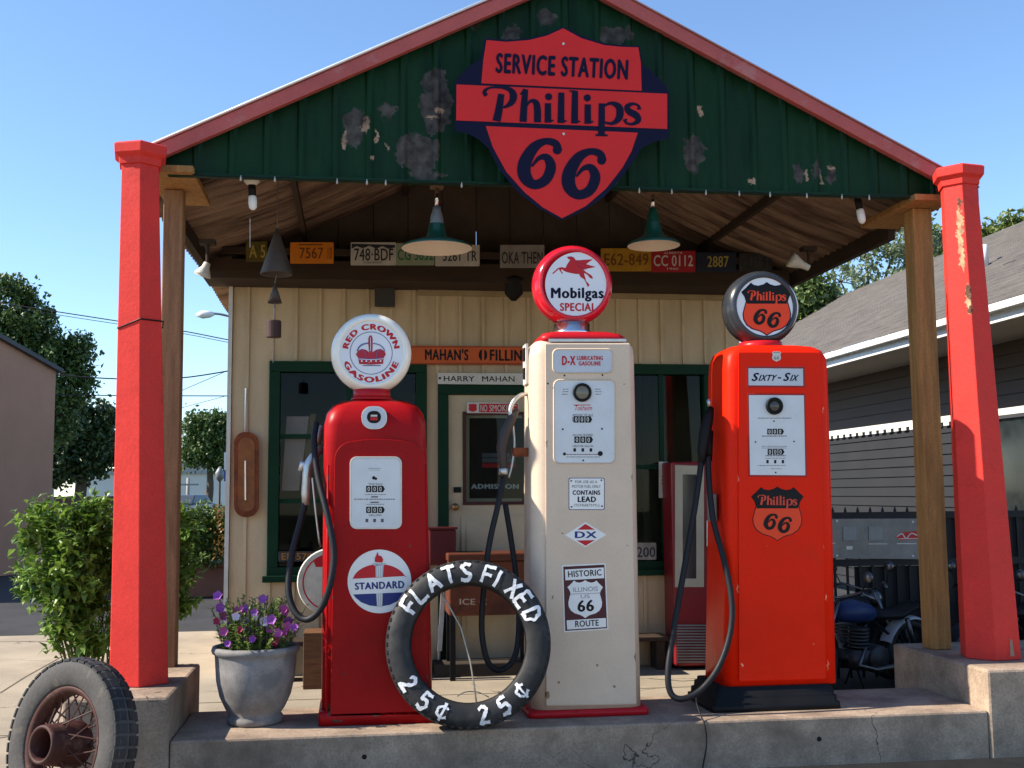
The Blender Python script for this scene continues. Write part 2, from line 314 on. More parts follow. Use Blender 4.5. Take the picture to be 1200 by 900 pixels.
    def arctext(s, t, cx, cy, r0, r1, a0, a1, bold=0.0, ys=1):
        """writing bent on a circle, from angle a0 to a1 (degrees), foot at r0, head at r1; ys = -1 when y runs down"""
        vs, fs = glyphs(t, bold, 0); h = s.lay*s.lift; out = []
        for (u, v, e) in vs:
            a = radians(a0+(a1-a0)*u); r = r0+(r1-r0)*v
            out.append(s.m(cx+r*cos(a), cy+ys*r*sin(a), h+e))
        s.add(out, fs); return s
    def build(s, name, parent=None, mat=None, label=None, bevel=0, seg=2, flip=False, recalc=True):
        me = bpy.data.meshes.new(name); base = Vector(parent_base(parent)) if parent else Vector((0, 0, 0))
        me.from_pydata([tuple(Vector(p)-base) for p in s.v], [], s.f)
        if not s.mats: s.mats = [mat]
        for m in s.mats: me.materials.append(m)
        me.polygons.foreach_set('material_index', s.mi); me.polygons.foreach_set('use_smooth', s.sm)
        me.update()
        if recalc:
            import bmesh
            bm = bmesh.new(); bm.from_mesh(me); bmesh.ops.recalc_face_normals(bm, faces=bm.faces); bm.to_mesh(me); bm.free()
        o = bpy.data.objects.new(name, me); COL.objects.link(o)
        if parent: o.parent = parent
        if label: o['label'] = label
        if bevel:
            b = o.modifiers.new('Bevel', 'BEVEL'); b.width = bevel; b.segments = seg; b.limit_method = 'ANGLE'; b.angle_limit = radians(40)
            if hasattr(b, 'harden_normals'): b.harden_normals = False
        return o
BASES = {}
def parent_base(p): return BASES.get(p.name, (0, 0, 0))
_gl = {}
def glyphs(t, bold, shear):
    k = (t, bold, shear)
    if k not in _gl:
        c = bpy.data.curves.new('writing', 'FONT'); c.body = t; c.size = 1; c.offset = 0; c.shear = shear; c.resolution_u = 3; c.fill_mode = 'FRONT'
        if bold: c.space_character = 1+bold*2.2
        o = bpy.data.objects.new('writing', c); me = bpy.data.meshes.new_from_object(o)
        v0 = [(p.co.x, p.co.y) for p in me.vertices]; f0 = [tuple(p.vertices) for p in me.polygons]; v = []; f = []
        d = bold*.8                        # heavier lettering: the same strokes again, a hair to each side
        for dx, dy in (((-d, 0), (d, 0), (0, d*.5), (0, -d*.5)) if bold else ((0, 0),)):
            o_ = len(v); v += [(x+dx, y+dy) for x, y in v0]; f += [tuple(i+o_ for i in q) for q in f0]
        nv_ = len(v0)
        bpy.data.objects.remove(o); bpy.data.curves.remove(c); bpy.data.meshes.remove(me)
        x0 = min(p[0] for p in v); x1 = max(p[0] for p in v); y0 = min(p[1] for p in v); y1 = max(p[1] for p in v)
        _gl[k] = ([((p[0]-x0)/(x1-x0), (p[1]-y0)/(y1-y0), .00012*(i//nv_)) for i, p in enumerate(v)], f)
    return _gl[k]
def tag(o, label, cat, group=None, kind=None):
    if label: o['label'] = label
    if cat: o['category'] = cat
    if group: o['group'] = group
    if kind: o['kind'] = kind
    return o
def thing(name, label, cat, loc, group=None):
    o = bpy.data.objects.new(name, None); COL.objects.link(o); o.empty_display_size = .1
    o.location = loc; BASES[o.name] = tuple(loc); tag(o, label, cat, group); return o
def structure(o): o['kind'] = 'structure'; return o
def spl(pts, sub=6):
    """smooth curve through points"""
    pts = [Vector(p) for p in pts]; q = []; n = len(pts)
    for i in range(n-1):
        p0, p1, p2, p3 = pts[max(i-1, 0)], pts[i], pts[i+1], pts[min(i+2, n-1)]
        for k in range(sub):
            t = k/sub; q.append(0.5*((2*p1)+(-p0+p2)*t+(2*p0-5*p1+4*p2-p3)*t*t+(-p0+3*p1-3*p2+p3)*t**3))
    return q+[pts[-1]]
def rrect(cx, cy, hw, hd, r, n=5, z=0.0):
    l = []
    for (sx, sy, a) in ((1, 1, 0), (-1, 1, 90), (-1, -1, 180), (1, -1, 270)):
        for k in range(n+1):
            t = radians(a+90*k/n); l.append((cx+sx*(hw-r)+r*cos(t), cy+sy*(hd-r)+r*sin(t), z))
    return l
def rr2(x0, y0, x1, y1, r, n=5):
    """rounded rectangle outline in drawing units"""
    cx, cy = (x0+x1)/2, (y0+y1)/2
    return [(p[0], p[1]) for p in rrect(cx, cy, abs(x1-x0)/2, abs(y1-y0)/2, r, n)]
def at(Y, x0=0.0, y0=0.0, s=1.0):
    """drawing board standing upright at depth Y; units are photo pixels, or pixels of an enlargement (x0, y0, s)"""
    return lambda x, y, h: P(x0+x/s, y0+y/s, Y-h)
SHIELD = [(0, 230), (-30, 250), (-75, 262), (-115, 255), (-140, 235), (-180, 277), (-225, 318), (-197, 360), (-185, 400), (-200, 450), (-214, 510), (-208, 560), (-180, 610), (-130, 645), (-60, 665), (-25, 685), (0, 702)]
SHIELD = [(x, y-466) for x, y in SHIELD]
SHIELD = SHIELD+[(-x, y) for x, y in reversed(SHIELD[1:-1])]
def shield(cx, cy, k, ky=None): return [(cx+x*k, cy+y*(ky or k)) for x, y in SHIELD]
PH = [[(262, 108, 18), (254, 126, 17), (275, 143, 10), (320, 147, 11), (362, 140, 20), (381, 116, 32), (374, 84, 28), (345, 62, 12), (318, 60, 6)],
      [(328, 118, 28), (318, 50, 33), (307, -2, 36)], [(434, 142, 24), (428, 70, 30), (424, -2, 32)], [(412, 118, 7), (434, 141, 16)],
      [(428, 52, 8), (455, 90, 13), (480, 84, 27), (487, 50, 31), (487, -2, 32)], [(533, 84, 28), (533, -2, 30)], [(533, 3, 10), (558, 9, 7)],
      [(592, 132, 27), (590, -2, 31)], [(590, 3, 10), (615, 9, 7)], [(652, 142, 27), (650, -2, 31)], [(626, 140, 6), (652, 140, 9)], [(650, 3, 10), (675, 9, 7)],
      [(708, 84, 28), (708, -2, 30)], [(708, 3, 10), (733, 9, 7)], [(770, 90, 28), (768, -50, 30)], [(742, -50, 9), (795, -50, 9)],
      [(772, 74, 8), (810, 92, 15), (846, 74, 31), (846, 30, 31), (815, 3, 15), (775, 9, 8)],
      [(934, 68, 20), (930, 85, 11), (905, 92, 13), (881, 78, 24), (890, 58, 29), (920, 42, 31), (930, 20, 25), (905, 3, 13), (878, 7, 11), (871, 24, 20)]]
def phillips(a, fx):
    """the script lettering; fx turns its own units (243..945, -52..150) into drawing units, as (x, y, scale)"""
    for st in PH:
        a.ribbon([(fx(x, v)[0], fx(x, v)[1], wd*fx(x, v)[2]) for x, v, wd in st])
    for (x, v) in ((536, 112), (706, 112)): c = fx(x, v); a.disc(c[0], c[1], 16*c[2], 14)
SIX = [(578, 588, 36), (566, 556, 34), (520, 546, 30), (470, 575, 46), (432, 640, 58), (432, 698, 58), (470, 736, 42), (522, 716, 44), (546, 660, 46), (528, 618, 34), (494, 620, 20), (462, 656, 10)]
def sixes(a, fx):
    for (dx, dy) in ((0, 0), (195, 45)):
        a.ribbon([(*fx(x+dx, y+dy)[:2], wd*fx(x, y)[2]) for x, y, wd in SIX])
        c = fx(574+dx, 584+dy); a.layer(a.lay); a.disc(c[0], c[1], 20*c[2], 14)

# ------------------------------------------------------------ ground
YB = 8.94                                   # front wall of the station
g = MB(); g.add([(-900, -60, -0.012), (900, -60, -0.012), (900, 1500, -0.012), (-900, 1500, -0.012)], [(0, 1, 2, 3)])
structure(g.build('ground', mat=DIRT))
g = MB(); g.box(-7.5, 3.02, 5.6, 12.0, -0.2, 0.0); structure(g.build('pavement', mat=CONC))
g = MB(); g.box(-7.5, -1.0, 1.0, 5.597, -0.2, 0.0); structure(g.build('sidewalk', mat=CONC))
g = MB(); g.add([(-60, 12.003, -0.006), (60, 12.003, -0.006), (60, 24, -0.006), (-60, 24, -0.006)], [(0, 1, 2, 3)]); structure(g.build('side_street', mat=ASPH))
g = MB(); g.box(-0.997, 30, -14, 5.05, -0.2, 0.0); g.box(-7.5, -1.0, -14, 0.997, -.2, 0); structure(g.build('unseen_forecourt', mat=CONC))  # out of view; pale concrete added to bounce warm light onto the fronts
g = MB(); g.box(-0.997, 30, 5.053, 5.597, -0.2, -0.003); g.box(3.023, 30, 5.6, 11.997, -0.2, -0.003); structure(g.build('dark_ground', mat=M('near_black_ground', (.012, .012, .013), .95, var=.4, scale=6, bump=.3, bscale=120)))  # near-black ground: narrow strip before the island, wide area beside the station
# expansion joints in the pavement: narrow sunk strips of dirt
g = MB()
for (a, b) in (((-7.4, 7.05), (-1.2, 7.05)), ((-1.1, 7.9), (3.0, 7.9))):
    g.add([(a[0], a[1]-.006, .002), (b[0], b[1]-.006, .002), (b[0], b[1]+.006, .002), (a[0], a[1]+.006, .002)], [(0, 1, 2, 3)])
g.add([(-2.9, 6.2, .002), (-2.0, 7.02, .002), (-2.0, 7.04, .002), (-2.92, 6.22, .002)], [(0, 1, 2, 3)])
for pl_ in ([(0, 812), (30, 793), (75, 768), (120, 757), (170, 752)], [(0, 752), (60, 751), (120, 752)], [(520, 790), (560, 793), (610, 791)], [(760, 795), (800, 798), (832, 796)]):
    w_ = [PZ(x, y, .002) for x, y in pl_]
    for a, b_ in zip(w_, w_[1:]):
        n_ = (b_-a).cross(Vector((0, 0, 1))).normalized()*.007; g.add([a-n_, b_-n_, b_+n_, a+n_], [(0, 1, 2, 3)])
structure(g.build('pavement_joint', mat=M('joint_dirt', (0.10, 0.085, 0.06), .95)))

# ------------------------------------------------------------ concrete island with its two pedestals
isl = thing('pump_island', 'long raised concrete island under the pumps with a pedestal block at each end', 'concrete island', (1.2, 5.9, 0))
b = MB(); b.box(-0.87, 3.30, 5.575, 6.30, -0.1, 0.24); b.build('curb', isl, CURB, bevel=.012)
b = MB(); b.box(-1.36, -0.873, 5.565, 6.62, -0.1, 0.45); b.build('pedestal', isl, CURB, bevel=.015)
b = MB(); b.box(3.303, 4.3, 5.57, 6.62, -0.1, 0.45); b.build('pedestal', isl, CURB, bevel=.015)
b = MB(BLACK)
for (px, py) in ((427, 887), (960, 866), (640, 775)):
    if py > 800:
        c = P(px, py, 5.573); b = MB(BLACK); b.lathe([(0.012, -.001), (0.012, .03)], c, 'Y', 12); b.build('drain_hole', isl, BLACK)

# ------------------------------------------------------------ filling station
CX, APEX, SL = 1.217, 4.445, 0.5
def roofz(x): return APEX-SL*abs(x-CX)
st = thing('filling_station', 'small cream board filling station with green gabled canopy and red roof edge', 'gas station', (CX, YB, 0))
YG = 6.20
# --- gable: green ribbed sheet metal
gb = MB()
zb = 3.178
xs = []
x = -1.05; k = 0
prof = []
while x < 3.50:
    prof += [(x, 0), (x+.136, 0), (x+.150, -.015), (x+.172, -.015), (x+.190, 0)]; x += .190
prof = [p for p in prof if p[0] < 3.49]
prof = [(-1.055, 0)]+prof[1:]+[(3.49, 0)]
top = lambda x: max(zb+.01, roofz(x)-.045)
vs = []
# extra column at the apex
pp = []
for i, p in enumerate(prof):
    pp.append(p)
    if i < len(prof)-1 and p[0] < CX < prof[i+1][0]: pp.append((CX, p[1]))
for (x, d) in pp: vs += [(x, YG+d, zb), (x, YG+d, top(x)), (x, YG+d+.006, zb), (x, YG+d+.006, top(x))]
fs = []
for i in range(len(pp)-1): fs += [(4*i, 4*i+4, 4*i+5, 4*i+1), (4*i+2, 4*i+3, 4*i+7, 4*i+6), (4*i, 4*i+2, 4*i+6, 4*i+4)]
gb.add(vs, fs)
def loc(px, py, Y, r): v = P(px, py, Y)-Vector((CX, YB, 0)); return (v.x, v.z, r[0], r[1])
add_blotches(GREEN, [loc(416, 150, YG, (.07, .12)), loc(510, 120, YG, (.09, .20)), loc(490, 180, YG, (.13, .11)), loc(640, 20, YG, (.06, .05)), loc(600, 40, YG, (.06, .05)),
    loc(722, 42, YG, (.10, .05)), loc(812, 180, YG, (.06, .12)), loc(935, 203, YG, (.035, .06)), loc(957, 198, YG, (.03, .07)), loc(973, 205, YG, (.03, .05)), loc(455, 130, YG, (.05, .05)),
    loc(500, 205, YG, (.11, .03)), loc(718, 215, YG, (.05, .02)), loc(558, 20, YG, (.03, .08))], (0.062, 0.058, 0.055), warp=.085, edge=.02, wscale=11)
add_blotches(GREEN, [loc(428, 147, YG, (.018, .05)), loc(404, 165, YG, (.012, .06)), loc(436, 185, YG, (.013, .02)), loc(455, 172, YG, (.015, .015)), loc(505, 137, YG, (.04, .010)), loc(515, 130, YG, (.03, .012)), loc(441, 160, YG, (.01, .04)),
    loc(820, 130, YG, (.018, .03)), loc(945, 205, YG, (.012, .04)), loc(962, 210, YG, (.010, .03)), loc(880, 212, YG, (.02, .018)), loc(975, 197, YG, (.025, .008))], (0.30, 0.21, 0.15), warp=.05, edge=.04, wscale=26)
gb.build('gable', st, GREEN, label='dark green ribbed gable with peeled paint patches')
# gable bottom angle trim
b = MB(); b.box(-1.04, 3.48, YG-.022, YG+.02, zb-.02, zb-.001); b.build('gable_trim', st, TRIMGREEN)
# --- red rake boards
for sg in (-1, 1):
    xe = -1.26 if sg < 0 else 3.72
    b = MB()
    def rk(x, dz, y): return (x, y, roofz(x)+dz)
    y0, y1 = 6.11, 6.155
    b.hexa([rk(xe, -.068, y0), rk(CX, -.068, y0), rk(CX, -.068, y1), rk(xe, -.068, y1)], [rk(xe, .018, y0), rk(CX, .018, y0), rk(CX, .018, y1), rk(xe, .018, y1)])
    b.build('rake_board', st, RAKE, bevel=.004)
    b = MB()   # folded metal edge over the rake
    b.hexa([rk(xe-.0*sg, .020, 6.10), rk(CX, .020, 6.10), rk(CX, .020, 6.22), rk(xe, .020, 6.22)], [rk(xe, .028, 6.10), rk(CX, .028, 6.10), rk(CX, .028, 6.22), rk(xe, .028, 6.22)])
    b.build('roof_edge_flashing', st, ROOFTOP)
    if sg < 0:
        b = MB(); b.smooth = True; b.tube([rk(xe, .030, 6.103), rk(CX-.02, .030, 6.103)], .007, 10); b.build('sunlit_edge', st, WHITEP)  # left side only: white tube drawn as the sunlit edge of the roof
    # corrugated roof sheet, seen from below
    b = MB(); b.smooth = True
    nv = 380
    def cs(u, v, xe=xe):
        x = xe+(CX-xe)*u; y = 6.13+6.2*v
        sag = .02*sin(y*1.7+x)-.15*sin(pi*u)**.8*min(1, (y-6.13)/1.0)
        return (x, y, roofz(x)+.004+sag+.018*sin(2*pi*y/.105))
    b.sheet(cs, 14, nv)
    b.build('corrugated_roof', st, RUSTY, recalc=False)
    # purlins and eave beam below the sheet
    for (fx_, wd, hh) in ((.045, .05, .09), (.34, .035, .04), (.66, .035, .04)):
        x = xe+(CX-xe)*fx_; b = MB(); sg_ = .15*sin(pi*fx_)**.8 if fx_ > .1 else .03
        b.hexa([(x-wd/2, 7.0, roofz(x)-.03-hh-sg_), (x+wd/2, 7.0, roofz(x)-.03-hh-sg_), (x+wd/2, 8.90, roofz(x)-.03-hh-sg_), (x-wd/2, 8.90, roofz(x)-.03-hh-sg_)],
               [(x-wd/2, 7.0, roofz(x-wd/2)-.022-sg_), (x+wd/2, 7.0, roofz(x+wd/2)-.022-sg_), (x+wd/2, 8.90, roofz(x+wd/2)-.022-sg_), (x-wd/2, 8.90, roofz(x-wd/2)-.022-sg_)])
        b.build('purlin', st, DARKWOOD)
# --- front wall with its openings
WX0, WX1 = -0.975, 3.20
YBM = 8.55
beamz0, beamz1 = P(560, 331, YB).z, P(560, 309, YB-.06).z
WT = beamz0+.05
wl = (P(316, 424, YB).x, P(500, 424, YB).x, P(400, 676, YB).z, P(400, 424, YB).z)      # left window outer frame x0 x1 z0 z1
WCX = 1.135
wr = (2*WCX-wl[1], 2*WCX-wl[0], wl[2], wl[3])
dr = (P(513, 450, YB).x, 2*WCX-P(513, 450, YB).x, 0.0, P(560, 450, YB).z)
b = MB()
def wbox(x0, x1, z0, z1): b.box(x0, x1, YB, YB+.10, z0, z1)
wbox(WX0, wl[0], 0, WT); wbox(wl[0], wl[1], 0, wl[2]); wbox(wl[0], wl[1], wl[3], WT); wbox(wl[1], dr[0], 0, WT)
wbox(dr[0], dr[1], dr[3], WT); wbox(dr[1], wr[0], 0, WT); wbox(wr[0], wr[1], 0, wr[2]); wbox(wr[0], wr[1], wr[3], WT); wbox(wr[1], WX1, 0, WT)
x = WX0+.115                                             # battens over the board joints
while x < WX1-.03:
    segs = [(0.02, WT-.01)]
    for (a0, a1, z0, z1) in (wl, wr, dr):
        if a0-.03 < x < a1+.03:
            segs = [(s0, s1) for (q0, q1) in segs for (s0, s1) in ((q0, min(q1, z0-.01)), (max(q0, z1+.01), q1)) if s1-s0 > .05]
    for (q0, q1) in segs: b.box(x-.013, x+.013, YB-.016, YB-.001, q0, q1)
    x += .188
b.build('front_wall', st, WALLBEIGE)
b = MB(); b.box(WX0-.035, WX0-.004, YB-.028, YB-.018, 0, WT+.02); b.box(WX0-.035, WX0-.006, YB-.017, YB+.10, 0, WT+.02); b.build('corner_trim', st, OFFW)
b = MB(); b.box(WX0, WX0+.1, YB+.103, YB+3.3, 0, WT); b.box(WX1-.1, WX1, YB+.103, YB+3.3, 0, WT); b.box(WX0+.1, WX1-.1, YB+3.2, YB+3.3, 0, WT); b.build('side_wall', st, WALLBEIGE)
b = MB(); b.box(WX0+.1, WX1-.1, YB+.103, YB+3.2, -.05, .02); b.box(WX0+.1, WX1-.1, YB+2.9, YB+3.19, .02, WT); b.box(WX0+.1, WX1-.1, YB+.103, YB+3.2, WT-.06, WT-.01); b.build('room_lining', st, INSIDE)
# dark boarded back gable above the beam
b = MB(); n = 15
for i in range(n):
    x0 = WX0-.02+(WX1-WX0+.04)*i/n; x1 = WX0-.02+(WX1-WX0+.04)*(i+1)/n-.006
    zt = lambda x: roofz(x)-.03
    pts = [(x0, beamz0+.02), (x1, beamz0+.02), (x1, zt(x1))]+([(CX, zt(CX))] if x0 < CX < x1 else [])+[(x0, zt(x0))]
    b.on(lambda X, Z, h: (X, YB+.03-h, Z)); b.plate(pts, 0, .03)
b.build('back_gable', st, M('back_gable_dark', (0.10, 0.075, 0.055), .8, var=.4, scale=3, bump=.15))
b = MB(); b.box(WX0-.19, WX1+.30, YBM, YB-.005, P(560, 331, YBM).z, P(560, 309, YBM).z); b.box(WX0-.05, WX1+.1, YBM-.001, YBM+.03, P(560, 303, YBM).z, P(560, 295, YBM).z); b.build('tie_beam', st, DARKWOOD, bevel=.004)
b = MB()
b.box(P(490, 335, YB-.03).x, P(856, 335, YB-.03).x, YB-.035, YB-.018, P(560, 347, YB-.03).z, P(560, 334, YB-.03).z)
b.build('frieze_board', st, M('frieze', (0.36, 0.27, 0.15), .7, var=.3, scale=3))
# --- windows
def window(q, cols, rows):
    x0, x1, z0, z1 = q; f = .085
    b = MB()
    b.box(x0, x1, YB-.035, YB+.09, z1-f, z1); b.box(x0, x1, YB-.035, YB+.09, z0, z0+f)
    b.box(x0, x0+f, YB-.035, YB+.09, z0+f, z1-f); b.box(x1-f, x1, YB-.035, YB+.09, z0+f, z1-f)
    w_ = b.build('window', st, TRIMGREEN, bevel=.004)
    b = MB(); b.box(x0-.03, x1+.03, YB-.07, YB-.037, z0-.03, z0+.02); o = b.build('sill', None, TRIMGREEN, bevel=.004); o.parent = w_; o.location = -Vector((CX, YB, 0))
    b = MB(); a0, a1, c0, c1 = x0+f, x1-f, z0+f, z1-f
    for i in range(1, cols): xx = a0+(a1-a0)*i/cols; b.box(xx-.018, xx+.018, YB+.015, YB+.05, c0, c1)
    for j in range(1, rows): zz = c0+(c1-c0)*j/rows; b.box(a0, a1, YB+.012, YB+.052, zz-.018, zz+.018)
    o = b.build('muntin', None, TRIMGREEN); o.parent = w_; o.location = -Vector((CX, YB, 0))
    b = MB(); b.box(a0-.01, a1+.01, YB+.030, YB+.034, c0-.01, c1+.01)
    o = b.build('pane', None, GLASS); o.parent = w_; o.location = -Vector((CX, YB, 0))
window(wl, 2, 3); window(wr, 3, 2)
# --- door
x0, x1, z0, z1 = dr; f = .085
b = MB(); b.box(x0, x0+f, YB-.03, YB+.09, 0, z1-f); b.box(x1-f, x1, YB-.03, YB+.09, 0, z1-f); b.box(x0, x1, YB-.03, YB+.09, z1-f, z1); b.build('door_frame', st, TRIMGREEN, bevel=.004)
DOORC = M('door_cream', (0.56, 0.46, 0.30), .55, var=.14, scale=3, bump=.06, fine=.06)
gx0, gx1 = P(546, 520, YB).x, P(546, 520, YB).x+.50
gz0, gz1 = P(560, 588, YB).z, P(560, 486, YB).z
b = MB(); a0, a1, c1 = x0+f+.004, x1-f-.004, z1-f-.004
Yd = YB+.02
b.box(a0, gx0, Yd, Yd+.045, .03, c1); b.box(gx1, a1, Yd, Yd+.045, .03, c1); b.box(gx0, gx1, Yd, Yd+.045, gz1, c1); b.box(gx0, gx1, Yd, Yd+.045, .03, gz0)
b.box(a0+.10, a1-.10, Yd-.012, Yd-.001, .25, gz0-.12); b.box(a0+.14, a1-.14, Yd-.018, Yd-.013, .29, gz0-.16)
dm = b.build('door', st, DOORC)
def sub(b, name, par, mat=None, **k):
    o = b.build(name, None, mat, **k); o.parent = par; o.location = -Vector(BASES[par.parent.name]) if par.parent else (0, 0, 0); return o
b = MB(); fw_ = .025
b.box(gx0-fw_, gx1+fw_, Yd-.014, Yd-.002, gz1, gz1+fw_); b.box(gx0-fw_, gx1+fw_, Yd-.014, Yd-.002, gz0-fw_, gz0); b.box(gx0-fw_, gx0, Yd-.014, Yd-.002, gz0, gz1); b.box(gx1, gx1+fw_, Yd-.014, Yd-.002, gz0, gz1)
sub(b, 'glass_frame', dm, M('frame_oxblood', (0.06, 0.015, 0.012), .5))
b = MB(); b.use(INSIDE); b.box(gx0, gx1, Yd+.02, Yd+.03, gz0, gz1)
b.on(at(Yd+.02)); b.use(M('poster_grey', (0.16, 0.16, 0.17), .6)).layer(1).rect(565, 531, 604, 536); b.rect(565, 537, 604, 542); b.use(INKRED).rect(565, 543, 604, 548)
b.use(M('lettering_white', (0.72, 0.72, 0.68), .5)).layer(2).text('ADMISSION', ((552, 567), (608, 573)), .08)
b.use(DOORC); b.layer(1)
for (q0, q1, q2, q3) in ((546, 486, 550, 588), (550, 486, 612, 490), (550, 584, 612, 588)): b.rect(q0, q1, q2, q3)
sub(b, 'poster', dm)
b = MB(); b.box(gx0, gx1, Yd+.006, Yd+.010, gz0, gz1); sub(b, 'pane', dm, GLASS)
b = MB(); c = P(536, 574, Yd-.01); b.box(c.x-.03, c.x+.03, Yd-.012, Yd-.001, c.z-.022, c.z+.022); sub(b, 'mail_slot', dm, BLACK)
b = MB(); b.smooth = True; c = P(533, 594, Yd-.01); b.lathe([(.012, 0), (.012, -.03), (.027, -.035), (.03, -.05), (.02, -.062), (0.001, -.064)], (c.x, Yd, c.z), 'Y', 16); sub(b, 'knob', dm, M('brass', (.35, .2, .08), .4, metal=.8))
# --- timber posts carrying the eaves
for (pb, pt_, hw, mat, top_z) in (((-1.045, 6.53), (-1.056, 6.53), .055, OLDTIMBER, 3.16), ((3.455, 6.36), (3.452, 6.36), .062, OAK, 3.13)):
    b = MB()
    b.hexa([(pb[0]-hw, pb[1]-hw, .452), (pb[0]+hw, pb[1]-hw, .452), (pb[0]+hw, pb[1]+hw, .452), (pb[0]-hw, pb[1]+hw, .452)],
           [(pt_[0]-hw, pt_[1]-hw, top_z), (pt_[0]+hw, pt_[1]-hw, top_z), (pt_[0]+hw, pt_[1]+hw, top_z), (pt_[0]-hw, pt_[1]+hw, top_z)])
    b.build('timber_post', st, mat, bevel=.006)
    b = MB(); s_ = 1 if pb[0] < 0 else -1
    b.box(pt_[0]-.12+.02*s_, pt_[0]+.14+.02*s_, 6.12, 6.85, top_z+.002, top_z+.04)
    b.build('post_plate', st, OAK, bevel=.004)

# ------------------------------------------------------------ red pillars
def pillar(label, base, topc, rb, rt, ang, lipz, mat=None):
    t = thing('red_pillar', label, 'pillar', (base[0], base[1], .45), 'red pillars at the canopy front')
    def hx(cx, cy, r, z): return [(cx+r*sin(radians(ang+60*k)), cy-r*cos(radians(ang+60*k)), z) for k in range(6)]
    b = MB(); b.loft([hx(base[0], base[1], rb, .452), hx(topc[0], topc[1], rt, lipz)]); b.build('shaft', t, mat or COLRED, bevel=.004)
    b = MB(); b.loft([hx(*topc, rt+.012, lipz-.005), hx(*topc, rt+.016, lipz+.03), hx(*topc, rt+.042, lipz+.05), hx(*topc, rt+.046, lipz+.098), hx(*topc, rt+.030, lipz+.108)])
    b.build('capital', t, COLRED, bevel=.003)
    return t
plr = pillar('red six sided pillar beside the old brown timber post and leafy bush', (-1.092, 5.99), (-1.150, 5.99), .163, .107, 10.6, 3.142)
COLRED2 = M('pillar_red_chipped', (0.66, 0.042, 0.033), 0.55, spec=.15, var=0.12, scale=5, bump=0.12, bscale=45, col2=(0.42, 0.03, 0.02), c2scale=6, c2lo=.58, c2hi=.8, fine=.10)
def lo2(px, py, r): v = P(px, py, 5.87)-Vector((3.576, 5.99, .45)); return (v.x, v.z, r[0], r[1])
add_blotches(COLRED2, [lo2(1129, 265, (.012, .16)), lo2(1131, 300, (.010, .10)), lo2(1137, 350, (.014, .10)), lo2(1112, 250, (.006, .05)), lo2(1115, 420, (.006, .03))], (.50, .33, .20), warp=.03, edge=.2, wscale=30)
add_blotches(COLRED2, [lo2(1136, 342, (.012, .05)), lo2(1138, 362, (.012, .03)), lo2(1128, 235, (.010, .03))], (.10, .05, .03), warp=.03, edge=.2, wscale=35)
b = MB(); b.smooth = True; wz = P(160, 377, 5.87).z
b.tube([(-1.128+.129*sin(radians(10.6+60*k)), 5.99-.129*cos(radians(10.6+60*k)), wz+(.015 if k in (0, 1) else -.03 if k == 5 else 0)) for k in range(6)], .004, 5, closed=True); b.build('tie_wire', plr, BLACK)
pr_ = pillar('leaning red six sided pillar with chipped paint beside the pale timber post', (3.576, 5.99), (3.520, 5.99), .168, .108, -80, 3.178, COLRED2)
# chips of bare wood and the bare metal patch at the foot
def onpillar(px, py, Y): return P(px, py, Y)
b = MB(); b.on(at(5.822)).use(M('bare_plate', (0.30, 0.25, 0.17), .6, var=.3, scale=20))
b.on(lambda x, y, h: P(x, y, 5.91-(x-1168)*.0035-h)); b.plate([(1169, 749), (1186, 749), (1189, 769), (1171, 770)], -.02, .004)
b.build('bare_patch', pr_)

# ------------------------------------------------------------ service station shield on the gable
sg = thing('shield_sign', 'large red and navy shield sign reading service station hung on the green gable', 'sign', P(660, 145, 6.04))
YS = 6.03; z4 = at(YS, 500, 20, 3.75)
a = MB().on(z4).use(NAVY)
a.plate([(600, 42), (690, 85), (780, 116), (860, 124), (936, 126), (949, 205), (1000, 250), (1050, 298), (1064, 330), (1064, 530), (1000, 548), (945, 575), (905, 640), (860, 700), (780, 790), (690, 850), (595, 893), (500, 845), (400, 770), (320, 670), (270, 575), (225, 535), (180, 512), (123, 500), (123, 290), (135, 270), (180, 222), (238, 182), (256, 93), (350, 101), (450, 94), (530, 74)], -.03, 0)
a.build('backing', sg)
a = MB().on(z4).use(SIGNRED).layer(2)
a.poly([(263, 101), (350, 109), (450, 101), (530, 81), (600, 49), (680, 93), (780, 123), (860, 131), (930, 133), (941, 200), (945, 324), (240, 291), (250, 180)])
a.poly([(131, 296), (1057, 337), (1057, 492), (130, 454)])
a.poly([(260, 479), (928, 508), (900, 590), (860, 662), (790, 752), (700, 830), (595, 884), (510, 836), (430, 770), (350, 680), (290, 570)])
a.build('panel', sg)
a = MB().on(z4).use(NAVY).layer(4)
a.text('SERVICE STATION', ((306, 156), (888, 186), (884, 277), (302, 246)), .065)
a.lift = .0012
fx = lambda x, v: (x, 455+.030*(x-300)-v, 1.0)
phillips(a, fx); sixes(a, lambda x, y: (x, y, 1.0))
a.use(M('screw', (.6, .55, .5), .4)).layer(6); a.disc(601, 117, 6, 10); a.disc(602, 513, 6, 10)
a.build('lettering', sg)

